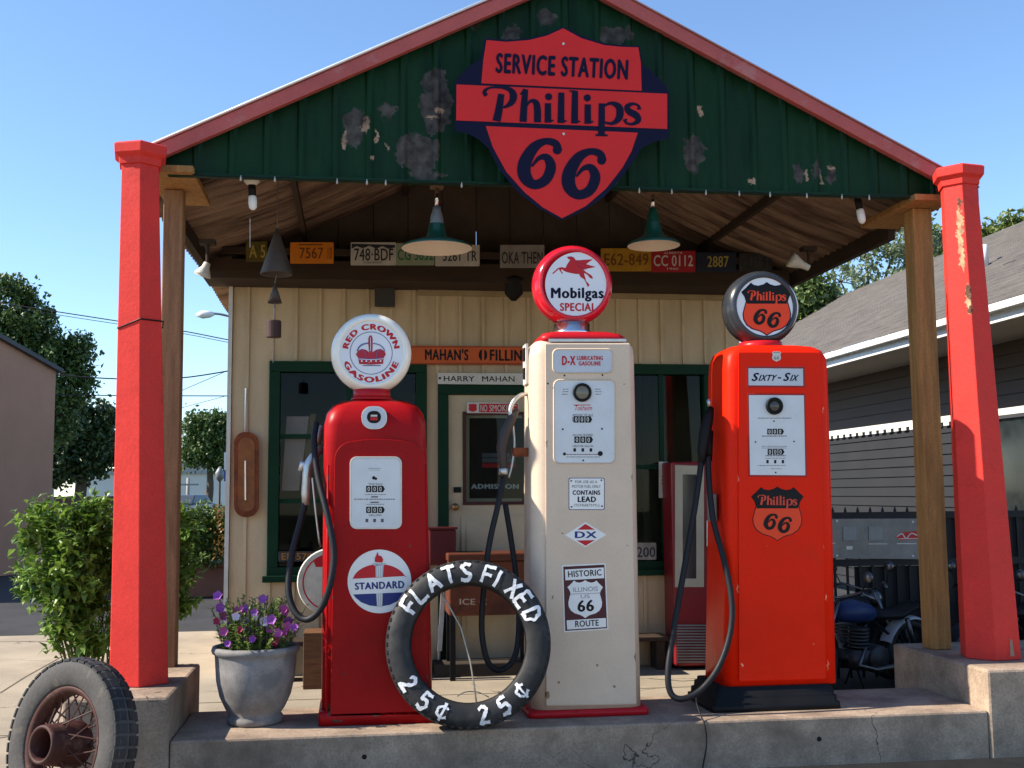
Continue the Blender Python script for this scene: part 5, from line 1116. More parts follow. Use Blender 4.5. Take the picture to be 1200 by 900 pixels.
# round sign leaning behind the dark red pump
rs = thing('round_sign', 'round white and red enamel sign partly behind the dark red pump', 'sign', PZ(375, 735, .002))
YR = 8.55; c = P(388, 682, YR); R_ = P(348, 682, YR).x-c.x; R_ = abs(R_)
b = MB(); b.smooth = True; b.lathe([(R_-.01, -.012), (R_, 0), (R_, .05), (R_-.02, .055)], c, 'Y', 40); b.build('rim', rs, OFFW)
a = MB().on(lambda x, y, h: (c.x+x*R_, YR-.013-h, c.z+y*R_), .0012).use(M('aged_cream', (.55, .52, .44), .4, var=.25, scale=9)).layer(0); a.disc(0, 0, .97, 40); a.use(INKRED).layer(1); a.ring(0, 0, .80, .84); a.poly([(.80*cos(radians(t)), .80*sin(radians(t))) for t in range(50, 131, 8)]+[(-.45, .45), (.45, .45)]); a.build('face', rs)
b = MB(); b.tube([(c.x, YR+.06, c.z-R_*.6), (c.x, YR+.2, .0)], .012, 6); b.tube([(c.x, YR+.03, c.z-R_*.9), (c.x, YR-.05, .0)], .012, 6); b.build('stand', rs, GREYM)
# sandwich board seen nearly edge on
sb_ = thing('folding_sign', 'folded blue and white sidewalk sign standing edge on beside the dark red pump', 'sign', PZ(516, 783, 0))
q = PZ(516, 782, 0); zt = P(516, 688, q.y).z
for sx, mt in ((-.03, OFFW), (.05, M('board_blue', (.02, .05, .16), .5))):
    b = MB(); b.hexa([(q.x+sx-.015, q.y-.3, .17), (q.x+sx+.02, q.y-.3, .17), (q.x+sx+.02, q.y+.3, .17), (q.x+sx-.015, q.y+.3, .17)], [(q.x+.01+sx*.3-.015, q.y-.3, zt), (q.x+.01+sx*.3+.02, q.y-.3, zt), (q.x+.01+sx*.3+.02, q.y+.3, zt), (q.x+.01+sx*.3-.015, q.y+.3, zt)]); b.build('board', sb_, mt)
    for dy in (-.26, .26): b = MB(); b.tube([(q.x+sx, q.y+dy, .18), (q.x+sx*1.2, q.y+dy, 0.0)], .014, 6); b.build('leg', sb_, ALU)
# dark red box on the jamb and the ice chest
mb_ = thing('wall_box', 'dark red metal box beside the door behind the dark red pump', 'box', P(520, 688, 8.7))
b = MB(); q0, q1 = P(503, 621, 8.6), P(535, 662, 8.6); b.box(q0.x, q1.x, 8.62, YB-.032, q1.z, q0.z); b.build('body', mb_, M('box_maroon', (.10, .012, .014), .45, var=.2), bevel=.01)
b = MB(); b.box(q0.x-.01, q1.x+.01, 8.605, 8.68, q0.z+.001, q0.z+.02); b.build('lid', mb_, MATS['box_maroon'], bevel=.004)
ic = thing('ice_chest', 'rusty brown ice chest on legs in front of the cream door', 'ice chest', PZ(565, 783, 0))
Yi = 8.45; q0, q1 = P(526, 649, Yi), P(625, 720, Yi)
b = MB(); b.box(q0.x, q1.x, Yi, Yi+.38, q1.z, q0.z-.06); b.build('body', ic, M('chest_brown', (.13, .035, .014), .6, var=.35, scale=6, bump=.1, col2=(.06, .018, .01)), bevel=.012)
b = MB(); b.box(q0.x-.01, q1.x+.01, Yi-.012, Yi+.392, q0.z-.058, q0.z); b.build('lid', ic, M('chest_lid', (.10, .028, .012), .5, var=.3), bevel=.01)
a = MB().on(at(Yi), .0015).use(M('worn_letter', (.45, .36, .28), .6)).layer(1); a.text('ICE C', ((538.5, 701.5), (570, 701.8), (570, 709), (538.5, 708.6)), .03); a.build('lettering', ic)
for lx in (q0.x+.03, q1.x-.03):
    for ly in (Yi+.03, Yi+.35): b = MB(); b.box(lx-.02, lx+.02, ly-.02, ly+.02, 0.0, q1.z-.001); b.build('leg', ic, BLACK)
# low dark bench under the windows and step at the door
for (a0, a1, y0, zt, lab) in ((-.55, .42, 8.62, .30, 'low dark bench below the left window behind the flower pot'), (1.75, 2.45, 8.66, .26, 'low dark bench below the right window behind the cream pump')):
    t = thing('bench', lab, 'bench', ((a0+a1)/2, y0+.12, 0), 'low benches against the wall')
    b = MB(); b.box(a0, a1, y0, y0+.26, zt-.035, zt); b.build('seat', t, DARKWOOD, bevel=.005)
    for lx in (a0+.06, a1-.06): b = MB(); b.box(lx-.03, lx+.03, y0+.03, y0+.23, 0.0, zt-.036); b.build('leg', t, DARKWOOD)
b = MB(); b.box(dr[0]-.05, dr[1]+.05, YB-.30, YB-.04, 0.002, .10); tag(b.build('door_step', mat=M('step_wood', (.05, .04, .03), .8, var=.3), bevel=.008), 'dark wooden step below the cream door', 'step')
# boxes of bottles by the pot
b = MB(); q0, q1 = P(357, 738, 8.5), P(377, 782, 8.5); b.box(q0.x, q1.x+.06, 8.3, 8.58, .002, q0.z); tag(b.build('crate', mat=wood('crate_wood', (.16, .07, .03), (.08, .03, .015), stretch=(1, 1, 12)), bevel=.004), 'small brown slatted crate between the zinc pot and dark red pump', 'crate')
# vending machine right of the cream pump
vm = thing('vending_machine', 'tall red vending machine with a cream framed window and grey grille', 'vending machine', PZ(806, 782, 0))
Yv = 8.62; q0, q1 = P(786, 541, Yv), P(852, 784, Yv); RV = M('machine_red', (.22, .012, .016), .4, var=.2, coat=.2)
b = MB(); b.box(q0.x, q1.x, Yv, Yv+.28, .03, q0.z); b.build('body', vm, RV, bevel=.02, seg=3)
for (pa, pb_) in (((790, 543), (826, 555)), ((790, 676), (826, 688)), ((790, 555), (797, 676)), ((817, 555), (826, 676))):
    pass
b = MB(); b.on(at(Yv)); o_ = [(791, 545), (825, 546), (825, 688), (791, 688)]
for quad in ([(791, 545), (825, 546), (825, 556), (791, 556)], [(791, 678), (825, 678), (825, 688), (791, 688)], [(791, 556), (800, 556), (800, 678), (791, 678)], [(816, 556), (825, 556), (825, 678), (816, 678)]): b.plate(quad, -.01, .012)
b.build('window_frame', vm, M('machine_cream', (.45, .40, .30), .5, var=.15))
b = MB(); b.on(at(Yv)); b.plate([(800, 556), (816, 556), (816, 678), (800, 678)], -.01, .003); b.build('window_pane', vm, M('machine_glass', (.03, .04, .045), .1, coat=.5))
b = MB(); b.on(at(Yv))
for i in range(14): y = 732+i*3.3; b.plate([(793, y), (838, y), (838, y+1.7), (793, y+1.7)], -.005, .010)
b.build('grille', vm, GREYM)
b = MB(); b.smooth = True; c = P(831, 665, Yv); b.lathe([(.018, 0), (.018, -.02), (.01, -.025)], (c.x, Yv, c.z), 'Y', 14); b.build('coin_knob', vm, CHROME)
b = MB(); b.on(at(Yv)); b.plate([(828, 610), (836, 610), (836, 640), (828, 640)], 0, .012); b.build('coin_plate', vm, ALU)
nt_ = MB(); nt_.on(at(YB-.045)).use(OFFW); nt_.plate([(772, 541), (786, 541.5), (786, 584), (772, 583.5)], 0, .004); nt_.use(FADEDK).layer(4)
for y in (558, 562, 566): nt_.rect(775, y, 783, y+1.2)
tag(nt_.build('paper_notice'), 'white paper notice taped beside the red vending machine', 'notice')
# things standing inside the windows
ib = thing('display_board', 'faded pink display board leaning inside the left window', 'board', P(345, 640, YB+.35))
b = MB(); b.hexa([P(330, 575, YB+.07), P(350, 575, YB+.07), P(352, 575, YB+.09), P(332, 575, YB+.09)], [P(336, 488, YB+.10), P(362, 488, YB+.10), P(364, 488, YB+.12), P(338, 488, YB+.12)]); b.build('board', ib, M('faded_pink', (.72, .46, .42), .7, var=.25, scale=5))
b = MB(); b.hexa([P(352, 577, YB+.06), P(358, 577, YB+.06), P(359, 577, YB+.08), P(353, 577, YB+.08)], [P(364, 485, YB+.09), P(370, 485, YB+.09), P(371, 485, YB+.11), P(365, 485, YB+.11)]); b.build('slat', ib, wood('slat_wood', (.35, .2, .08), (.2, .1, .04)))
b = MB(); b.on(at(YB+.13)); b.plate([(318, 577), (400, 577), (400, 582), (318, 582)], 0, .05); b.build('shelf', ib, DARKWOOD)
# dark lantern below the beam
ln = thing('lantern', 'dark iron lantern hanging from the beam left of the flying horse globe', 'lantern', P(602, 332, 8.6)); c = P(602, 335, 8.6)
b = MB(); b.smooth = True; b.lathe([(.02, .10), (.07, .06), (.09, .05), (.06, .02), (.075, -.06), (.05, -.09), (.02, -.12)], c, 'Z', 14); b.build('body', ln, BLACK)
b = MB(); b.tube([c+Vector((0, 0, .1)), c+Vector((0, 0, .22)), Vector((c.x, YB-.03, c.z+.22))], .010, 6); b.build('bracket', ln, BLACK)

# ------------------------------------------------------------ neighbouring house at the right
hs = thing('neighbor_house', 'low house with grey siding and shingle roof at the right', 'house', (7.5, 13, 0))
XW, XE = 6.75, 5.83
HZ = 2.985
zt = 2.17
b = MB()
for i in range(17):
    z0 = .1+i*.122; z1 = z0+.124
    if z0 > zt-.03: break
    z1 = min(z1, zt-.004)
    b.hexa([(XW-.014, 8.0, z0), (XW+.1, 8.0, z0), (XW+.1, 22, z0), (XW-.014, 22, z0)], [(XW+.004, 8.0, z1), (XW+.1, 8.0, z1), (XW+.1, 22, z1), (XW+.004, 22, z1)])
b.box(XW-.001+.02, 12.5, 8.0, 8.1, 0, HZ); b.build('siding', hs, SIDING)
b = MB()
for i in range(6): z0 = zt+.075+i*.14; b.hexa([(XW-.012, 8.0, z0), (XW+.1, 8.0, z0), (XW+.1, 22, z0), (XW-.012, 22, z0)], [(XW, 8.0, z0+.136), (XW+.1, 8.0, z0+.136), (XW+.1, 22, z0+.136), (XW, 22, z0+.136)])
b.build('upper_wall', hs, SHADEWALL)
b = MB(); b.box(XW-.05, XW+.1, 8.0, 22, zt, zt+.07)
y = 8.05
while y < 22: b.box(XW-.046, XW-.002, y, y+.12, zt-.04, zt-.001); y += .2
b.build('white_trim', hs, WHITEB)
b = MB(); b.box(XE, XE+.02, 7.6, 22.3, HZ-.06, HZ+.10); b.box(XE-.09, XE-.002, 7.6, 22.3, HZ+.03, HZ+.10); b.build('gutter', hs, WHITEP, bevel=.006)
b = MB(); b.box(XE+.022, XW+.05, 7.6, 22.3, HZ-.05, HZ-.02); b.build('soffit', hs, SOFFIT)
SHG = M('shingles', (.125, .113, .102), .9, var=.3, scale=5, bump=.3, bscale=40, fine=.3, stretch=(1, .5, 1))
b = MB(); s_ = .55; rows = 30; xr0 = XE-.05
rr = random.Random(4)
for i in range(rows):
    x0 = xr0+i*.145; x1 = x0+.15; z0 = HZ+.115+(x0-xr0)*s_; y = 7.5-rr.uniform(0, .3)
    b.hexa([(x0, 7.5, z0), (x1, 7.5, z0+.145*s_), (x1, 22.4, z0+.145*s_), (x0, 22.4, z0)], [(x0, 7.5, z0+.014), (x1, 7.5, z0+.145*s_+.003), (x1, 22.4, z0+.145*s_+.003), (x0, 22.4, z0+.014)])
xt = xr0+rows*.145; zr_ = HZ+.115+rows*.145*s_
b.hexa([(xt, 7.5, zr_-.03), (xt+4.4, 7.5, HZ), (xt+4.4, 22.4, HZ), (xt, 22.4, zr_-.03)], [(xt, 7.5, zr_), (xt+4.4, 7.5, HZ+.05), (xt+4.4, 22.4, HZ+.05), (xt, 22.4, zr_)])
b.build('roof', hs, SHG)
# dark side window with frame
b = MB(); ya, yb_ = 8.45, 11.0; za, zb_ = .95, 2.13
b.box(XW-.07, XW-.016, ya-.08, yb_+.08, zb_, zb_+.07-.035); b.box(XW-.07, XW-.016, ya-.08, yb_+.08, za-.08, za); b.box(XW-.07, XW-.016, ya-.08, ya, za, zb_); b.box(XW-.07, XW-.016, yb_, yb_+.08, za, zb_); b.box(XW-.06, XW-.016, 9.7, 9.76, za, zb_); wf = b.build('window', hs, M('house_trim_dark', (.05, .05, .055), .5))
b = MB(); b.box(XW-.035, XW-.018, ya, yb_, za, zb_); o = b.build('pane', None, M('house_glass', (.015, .018, .02), .05, coat=.3)); o.parent = wf; o.location = -Vector(BASES[hs.name])
vx = PX(1153, 305, 7.6); b = MB(); b.smooth = True; b.lathe([(.055, -.1), (.055, .19)], PX(1153, 305, 7.6), 'Z', 16); b.build('vent_pipe', hs, WHITEP)
q = PX(1192, 318, 7.4); b = MB(); b.hexa([q+Vector((-.14, -.16, -.03)), q+Vector((.16, -.16, .10)), q+Vector((.16, .16, .10)), q+Vector((-.14, .16, -.03))], [q+Vector((-.10, -.12, .10)), q+Vector((.12, -.12, .16)), q+Vector((.12, .12, .16)), q+Vector((-.10, .12, .10))]); b.build('roof_vent', hs, BLACK, bevel=.01)

# iron fence across the gap, with the grey panel on it
YFn = 8.05
fn = thing('iron_fence', 'black iron fence with spiked pickets between the station and the house', 'fence', (4.9, YFn, 0))
IRON = M('iron_black', (.010, .010, .012), .55, var=.3)
b = MB()
for (ya, yb_) in ((600, 608), (655, 663)): zz0, zz1 = P(1020, yb_, YFn).z, P(1020, ya, YFn).z; b.box(3.22, 6.6, YFn-.02, YFn+.02, zz0, zz1)
b.box(3.22, 6.6, YFn-.015, YFn+.015, .10, .14); b.build('rail', fn, IRON)
b = MB(); x = 3.28; zz = P(1020, 598, YFn).z
while x < 6.6: b.box(x-.008, x+.008, YFn-.008, YFn+.008, 0, zz); b.loft([[(x-.008, YFn-.008, zz), (x+.008, YFn-.008, zz), (x+.008, YFn+.008, zz), (x-.008, YFn+.008, zz)], [(x-.001, YFn-.001, zz+.03), (x+.001, YFn-.001, zz+.03), (x+.001, YFn+.001, zz+.03), (x-.001, YFn+.001, zz+.03)]]); x += .10
for x in (3.25, 4.4, 5.5, 6.58): b.box(x-.025, x+.025, YFn-.025, YFn+.025, -.02, zz-.02)
o = b.build('pickets', fn, IRON); o['kind'] = 'stuff'
b = MB(); b.box(4.22, 6.55, YFn+.022, YFn+.034, P(1020, 655, YFn).z, P(1020, 608, YFn).z); b.box(3.75, 6.55, YFn+.022, YFn+.034, .15, P(1020, 664, YFn).z); b.build('dark_backing', fn, IRON)  # upper sheet belongs to the fence; lower one added to darken the shaded gap
mp_ = thing('metal_panel', 'weathered grey metal panel with two square hatches fixed to the black fence', 'panel', P(1025, 655, YFn-.04))
b = MB(); b.on(at(YFn-.03)); b.plate([(962, 608), (1078, 607.5), (1078, 655.5), (962, 654)], 0, .012); b.build('sheet', mp_, M('panel_grey', (.24, .225, .20), .55, metal=.1, var=.3, scale=6, col2=(.16, .07, .02), c2scale=2.2, c2lo=.62, c2hi=.72, fine=.1), bevel=.003)
for (xa, xb) in ((988, 1004), (1018, 1035)):
    b = MB(); b.on(at(YFn-.042)); b.plate([(xa, 617), (xb, 616.7), (xb, 633.5), (xa, 634)], 0, .006); b.build('hatch', mp_, GREYM, bevel=.002)
a = MB().on(at(YFn-.042), .0015).use(INKRED).layer(1); a.poly([(1049, 629), (1056, 624), (1074, 622), (1077, 632), (1055, 633)]); a.use(OFFW).layer(2); a.ribbon([(1051, 629, 1.2), (1057, 625.5, 1.5), (1062, 631, 1.2), (1068, 625, 1.4), (1076, 628, 1.2)]); a.ribbon([(1053, 631.5, .9), (1076, 631, .9)])
a.use(OFFW).layer(1); a.rect(992, 640, 999, 644); a.rect(974, 636.2, 979, 637.2); a.rect(1018, 637, 1040, 637.8); a.rect(1051, 636.6, 1074, 637.6)
for q in ((981, 610.5), (1070, 611.5), (981, 651), (1070, 651.5)): a.disc(*q, 1.4, 8)
a.build('emblem', mp_)

# parked motorcycles behind the right pump
DCH = M('dull_chrome', (.16, .16, .165), .35, metal=.9, var=.3, scale=12)
ENG = M('engine_dark', (.07, .07, .072), .5, metal=.6, var=.4, scale=12)
def motorcycle(label, loc_, rz, tankcol, fend, grp):
    t = thing('motorcycle', label, 'motorcycle', (0, 0, 0), grp)
    def ptube(nm, pts, r, mat, n=8, sm=True):
        b = MB(); b.smooth = sm; b.tube(pts, r, n); return b.build(nm, t, mat)
    for x in (-.70, .70):
        b = MB(); b.smooth = True; n = 40
        loops = [[(x+(.29+.045*cos(2*pi*j/10))*cos(2*pi*k/n), .05*sin(2*pi*j/10), .335+(.29+.045*cos(2*pi*j/10))*sin(2*pi*k/n)) for j in range(10)] for k in range(n)]; loops.append(loops[0]); b.loft(loops, False, False)
        wo = b.build('wheel', t, RUBBER)
        b = MB(); b.smooth = True; b.tube([(x+.25*cos(2*pi*k/32), 0, .335+.25*sin(2*pi*k/32)) for k in range(32)], .014, 6, closed=True); b.lathe([(.05, -.05), (.05, .05)], (x, 0, .335), 'Y', 14)
        for k in range(18): a_ = 2*pi*k/18; b.tube([(x+.05*cos(a_+.4), .03*(-1)**k, .335+.05*sin(a_+.4)), (x+.25*cos(a_), 0, .335+.25*sin(a_))], .003, 4)
        o = b.build('rim', t, DCH); o.parent = wo
        b = MB(); b.smooth = True
        b.sheet(lambda u, v, x=x: (x+.37*cos(radians(20+140*u)), .075*sin(pi*(v-.5)), .335+(.37-.03*(2*v-1)**2)*sin(radians(20+140*u))), 14, 6); b.build('fender', t, fend, recalc=False)
    b = MB(); b.smooth = True; b.loft([rrect(x, 0, 0.01, hd, hd*.9, 4, 0) if False else [(x, hd*cos(2*pi*k/16), zc+hz*sin(2*pi*k/16)) for k in range(16)] for (x, hd, hz, zc) in ((-.40, .05, .05, .80), (-.34, .11, .09, .80), (-.15, .14, .12, .80), (.08, .11, .09, .77), (.16, .05, .04, .75))]); b.build('tank', t, tankcol)
    b = MB(); b.smooth = True; b.loft([[(x, hd*cos(2*pi*k/14), zc+hz*sin(2*pi*k/14)) for k in range(14)] for (x, hd, hz, zc) in ((.10, .06, .04, .74), (.2, .13, .05, .74), (.45, .15, .06, .73), (.72, .12, .05, .80), (.80, .05, .03, .82))]); b.build('seat', t, BLACK)
    b = MB(); b.smooth = True
    for i in range(7): b.lathe([(.10, .40+i*.035), (.105, .405+i*.035), (.105, .415+i*.035), (.10, .42+i*.035)], (-.05, 0, 0), 'Z', 16)
    b.box(-.22, .24, -.13, .13, .24, .42); b.lathe([(.13, -.17), (.14, -.15), (.14, .15), (.13, .17)], (.08, 0, .33), 'Y', 20); b.build('engine', t, ENG)
    for s_ in (-1, 1):
        ptube('fork', [(-.70, s_*.085, .335), (-.45, s_*.085, .93)], .024, DCH)
        ptube('exhaust', [(-.1, s_*.13, .45), (-.22, s_*.16, .30), (.0, s_*.18, .24), (.45, s_*.18, .26), (.95, s_*.18, .30)], [.02, .022, .024, .04, .04], DCH)
        ptube('mirror_stem', [(-.38, s_*.3, 1.02), (-.36, s_*.36, 1.16)], .006, BLACK, 5)
        b = MB(); b.smooth = True; b.lathe([(.001, -.014), (.05, -.012), (.056, 0), (.05, .012), (.001, .014)], (-.36, s_*.37, 1.19), 'X', 16); b.build('mirror', t, DCH)
    ptube('handlebar', [(-.28, -.38, .98), (-.36, -.28, 1.03), (-.45, -.08, .96), (-.45, .08, .96), (-.36, .28, 1.03), (-.28, .38, .98)], .013, DCH)
    b = MB(); b.smooth = True; b.lathe([(.03, .10), (.08, .05), (.095, 0), (.095, -.03), (.085, -.035)], (-.52, 0, .86), 'X', 20); o = b.build('headlight', t, DCH)
    ptube('frame', [(-.46, 0, .88), (-.35, 0, .35), (.2, 0, .22), (.45, 0, .5), (.1, 0, .72), (-.44, 0, .86)], .02, BLACK)
    for s_ in (-1, 1): ptube('rear_shock', [(.68, s_*.12, .34), (.52, s_*.13, .70)], .025, DCH)
    ptube('kickstand', [(.0, .12, .25), (.08, .27, .0)], .010, BLACK)
    t.location = loc_; t.rotation_euler = (radians(4), 0, rz); t.scale = (.7,)*3; return t
BLU = M('tank_blue', (.012, .028, .10), .45); KRD = M('tank_maroon', (.12, .02, .02), .3, coat=.4); FW = M('fender_white', (.5, .52, .55), .3, coat=.3)
motorcycle('motorcycle with blue tank and pale front fender behind the scarlet pump', (3.52, 7.55, 0), radians(24), BLU, FW, 'motorcycles by the iron fence')
motorcycle('black motorcycle leaning furthest left close behind the scarlet pump', (3.50, 7.72, 0), radians(205), BLACK, BLACK, 'motorcycles by the iron fence')
motorcycle('dark motorcycle with maroon tank seen behind the leaning red pillar', (4.55, 7.5, 0), radians(30), KRD, BLACK, 'motorcycles by the iron fence')

# ------------------------------------------------------------ background at the left
pk = thing('pink_building', 'plain pinkish stucco building with sloping roof line at the left edge', 'building', (-9, 25, 0))
A_ = PZ(58, 669, 0); B_ = PZ(0, 675, 0); dv = (A_-B_); k_ = 7/dv.length; zA, zB = P(60, 434, A_.y).z, P(0, 403, B_.y).z
C_ = A_-dv*k_; zC = zA-(zA-zB)*k_; nv2 = Vector((-dv.y, dv.x, 0)).normalized()*8
def up(p, z): return (p.x, p.y, z)
b = MB(); b.hexa([up(C_, 0), up(A_, 0), up(A_+nv2, 0), up(C_+nv2, 0)], [up(C_, zC), up(A_, zA), up(A_+nv2, zA), up(C_+nv2, zC)]); b.build('wall', pk, PINKW)
e_ = dv.normalized()*.1; o_ = nv2.normalized()*-.1; A2 = A_+e_
b = MB(); b.hexa([up(C_+o_, zC+.002), up(A2+o_, zA-.048), up(A2+nv2, zA-.048), up(C_+nv2, zC+.002)], [up(C_+o_, zC+.09), up(A2+o_, zA+.03), up(A2+nv2, zA+.03), up(C_+nv2, zC+.09)]); b.build('roof', pk, M('roof_edge_grey', (.10, .10, .105), .7))
def tree(name, label, base, trunk_h, blobs, nleaf, lsize, mat, seed, limbs=10, trad=.2, grp='trees beyond the station'):
    r = random.Random(seed); t = thing(name, label, 'tree', base, grp); base = Vector(base); b = MB(); tb_ = MB(); tb_.smooth = True
    th_ = base+Vector((r.uniform(-.2, .2), 0, trunk_h)); tb_.tube(spl([base, base.lerp(th_, .5)+Vector((r.uniform(-.2, .2), 0, 0)), th_], 4), [trad*(1-.5*i/8) for i in range(9)], 8)
    vol = [bb[3]*bb[4]*bb[5] for bb in blobs]; tv = sum(v**.75 for v in vol)
    for bb, v in zip(blobs, vol):
        c = Vector(bb[:3]); n = int(nleaf*v**.75/tv)
        tb_.tube(spl([th_, th_.lerp(c, .5)+Vector((r.uniform(-.3, .3), 0, .2)), c], 4), [trad*.45*(1-.75*i/8) for i in range(9)], 5)
        cl = [c+Vector((d.x*bb[3], d.y*bb[4], d.z*bb[5])) for d in (rv(r)*r.uniform(.45, 1.05) for _ in range(max(5, n//34)))]
        for q in cl[::3]: tb_.tube([c, c.lerp(q, .6)+Vector((0, 0, .05)), q], [trad*.12, trad*.08, trad*.03], 4)
        for i in range(n):
            q = cl[r.randrange(len(cl))]+rv(r)*lsize*r.uniform(.2, 2.2); d = rv(r); leaf(b, q, d, rv(r), lsize*r.uniform(.7, 1.3), lsize*.6*r.uniform(.7, 1.3))
    b.build('crown', t, mat, recalc=False); tb_.build('trunk', t, M('bark', (.10, .075, .055), .9, var=.35, scale=6, bump=.3)); return t
TG = leafmat('tree_leaf_mid', (.035, .075, .016), (.10, .16, .035), trans=.2); TD = leafmat('tree_leaf_dark', (.018, .040, .012), (.05, .085, .022), trans=.12); TS = leafmat('tree_leaf_pale', (.12, .17, .08), (.28, .33, .18), trans=.4); TC = leafmat('conifer_leaf', (.05, .09, .016), (.14, .19, .04), trans=.12)
def tb(px, py, Y, rx, rz, ry=None): q = P(px, py, Y); s_ = Y/1300; return (q.x, q.y, q.z, rx*s_, (ry or rx)*s_, rz*s_)
Yt = 38
tree('broadleaf_tree', 'large sunlit broadleaf tree rising behind the pink building', (P(20, 600, Yt).x, Yt, 0), 3.5, [tb(0, 400, Yt, 40, 45), tb(30, 385, Yt, 34, 26), tb(15, 340, Yt, 20, 16), tb(40, 350, Yt, 12, 14), tb(55, 370, Yt, 10, 8), tb(60, 420, Yt, 36, 22), tb(90, 405, Yt, 20, 12), tb(98, 425, Yt, 12, 10), tb(75, 455, Yt, 30, 20), tb(98, 447, Yt, 12, 8), tb(30, 450, Yt, 40, 30), tb(-40, 380, Yt, 40, 50), tb(60, 490, Yt, 26, 34)], 26000, .17, TG, 21, trad=.3)
Yt = 52
tree('shade_tree', 'dark dense tree between the pink building and the first red pillar', (P(95, 600, Yt).x, Yt, 0), 3.0, [tb(85, 500, Yt, 32, 30), tb(110, 520, Yt, 26, 34), tb(125, 490, Yt, 14, 16), tb(80, 535, Yt, 36, 22), tb(118, 535, Yt, 22, 18), tb(60, 545, Yt, 22, 24)], 13000, .26, TD, 22, trad=.35)
Yt = 95
tree('distant_tree', 'open crowned distant tree seen between the old timber post and cream wall', (P(242, 590, Yt).x, Yt, 0), 4.0, [tb(228, 500, Yt, 16, 16), tb(250, 495, Yt, 18, 14), tb(265, 505, Yt, 14, 20), tb(238, 525, Yt, 24, 18), tb(258, 535, Yt, 18, 16), tb(222, 535, Yt, 10, 14), tb(276, 520, Yt, 14, 24)], 8000, .36, TG, 23, trad=.4)
Yt = 24
tree('feathery_tree', 'pale feathery tree with bare limbs behind the shingle roof', (P(1040, 420, Yt).x, Yt, 0), 4.2, [tb(985, 330, Yt, 36, 34), tb(1015, 300, Yt, 36, 30), tb(1050, 290, Yt, 36, 34), tb(1085, 280, Yt, 30, 34), tb(1040, 335, Yt, 46, 26), tb(1000, 370, Yt, 34, 26), tb(1060, 250, Yt, 40, 24)], 3600, .12, TS, 24, trad=.16)
b = None
Yt = 22
tree('conifer_tree', 'dark green conifer beside the black rimmed globe', (P(950, 420, Yt).x, Yt, 0), 4.0, [tb(940, 350, Yt, 26, 30), tb(955, 385, Yt, 30, 26), tb(925, 380, Yt, 26, 30), tb(965, 350, Yt, 14, 18)], 6500, .15, TC, 25, trad=.18)
Yt = 30
tree('roadside_tree', 'sunlit green tree top above the shingle roof right of the leaning pillar', (P(1185, 420, Yt).x, Yt, 0), 5.0, [tb(1165, 280, Yt, 22, 22), tb(1190, 268, Yt, 24, 20), tb(1215, 275, Yt, 30, 26), tb(1180, 300, Yt, 40, 20), tb(1110, 340, Yt, 26, 30), tb(1098, 290, Yt, 14, 24)], 7000, .19, leafmat('tree_leaf_sunny', (.08, .12, .02), (.20, .25, .06), trans=.3), 26, trad=.25)
# low white building, car, poles and signs across the road
Yl = 110
lb = thing('white_building', 'long low white building across the road behind the first red pillar', 'building', (P(190, 590, Yl).x, Yl, 0))
q0, q1 = P(88, 556, Yl), P(330, 556, Yl)
b = MB(); b.box(q0.x, q1.x, Yl, Yl+15, -.02, q0.z); b.build('wall', lb, WHITEB); b = MB(); b.box(q0.x-.2, q1.x+.2, Yl-.25, Yl+15.2, q0.z+.001, q0.z+.35); b.build('roof_edge', lb, M('roof_edge_pale', (.35, .36, .36), .7))
q0, q1 = P(214, 545, Yl+6), P(238, 545, Yl+6); b = MB(); b.box(q0.x, q1.x, Yl+5, Yl+9, P(220, 556, Yl).z+.36, q0.z+.3); b.build('roof_unit', lb, GREYM)
rw = MB(); q0, q1 = P(60, 582, 60), P(140, 582, 60); rw.box(q0.x-8, q1.x, 60, 60.4, -.02, q0.z); tag(rw.build('brick_wall', mat=M('brick_dull', (.14, .07, .055), .9, var=.3)), 'low dull brick wall below the dark trees', 'wall')
cr = thing('parked_car', 'small dark blue car parked in front of the low white building', 'car', (P(222, 592, 70).x, 70, 0))
c = Vector(BASES[cr.name]); CB = M('car_blue', (.03, .045, .08), .25, coat=.5)
b = MB(); b.smooth = False
sec = [(-2.1, .35, .62), (-1.9, .30, .78), (-.9, .28, .88), (.9, .28, .92), (1.9, .30, .88), (2.1, .38, .70)]
b.loft([[c+Vector((x, -.82, z0)), c+Vector((x, .82, z0)), c+Vector((x, .78, z1)), c+Vector((x, -.78, z1))] for x, z0, z1 in sec]); b.build('body', cr, CB, bevel=.06)
b = MB(); b.hexa([c+Vector((-1.1, -.76, .88)), c+Vector((1.5, -.76, .9)), c+Vector((1.5, .76, .9)), c+Vector((-1.1, .76, .88))], [c+Vector((-.5, -.62, 1.42)), c+Vector((1.0, -.62, 1.42)), c+Vector((1.0, .62, 1.42)), c+Vector((-.5, .62, 1.42))]); b.build('cabin', cr, M('car_glass', (.05, .06, .07), .1, coat=.5), bevel=.06)
for x in (-1.3, 1.3):
    for y in (-.80, .80): b = MB(); b.smooth = True; b.lathe([(.2, -.1), (.31, -.09), (.32, 0), (.31, .09), (.2, .1)], c+Vector((x, y, .32)), 'Y', 20); b.build('wheel', cr, RUBBER)
cr.rotation_euler = (0, 0, radians(70))
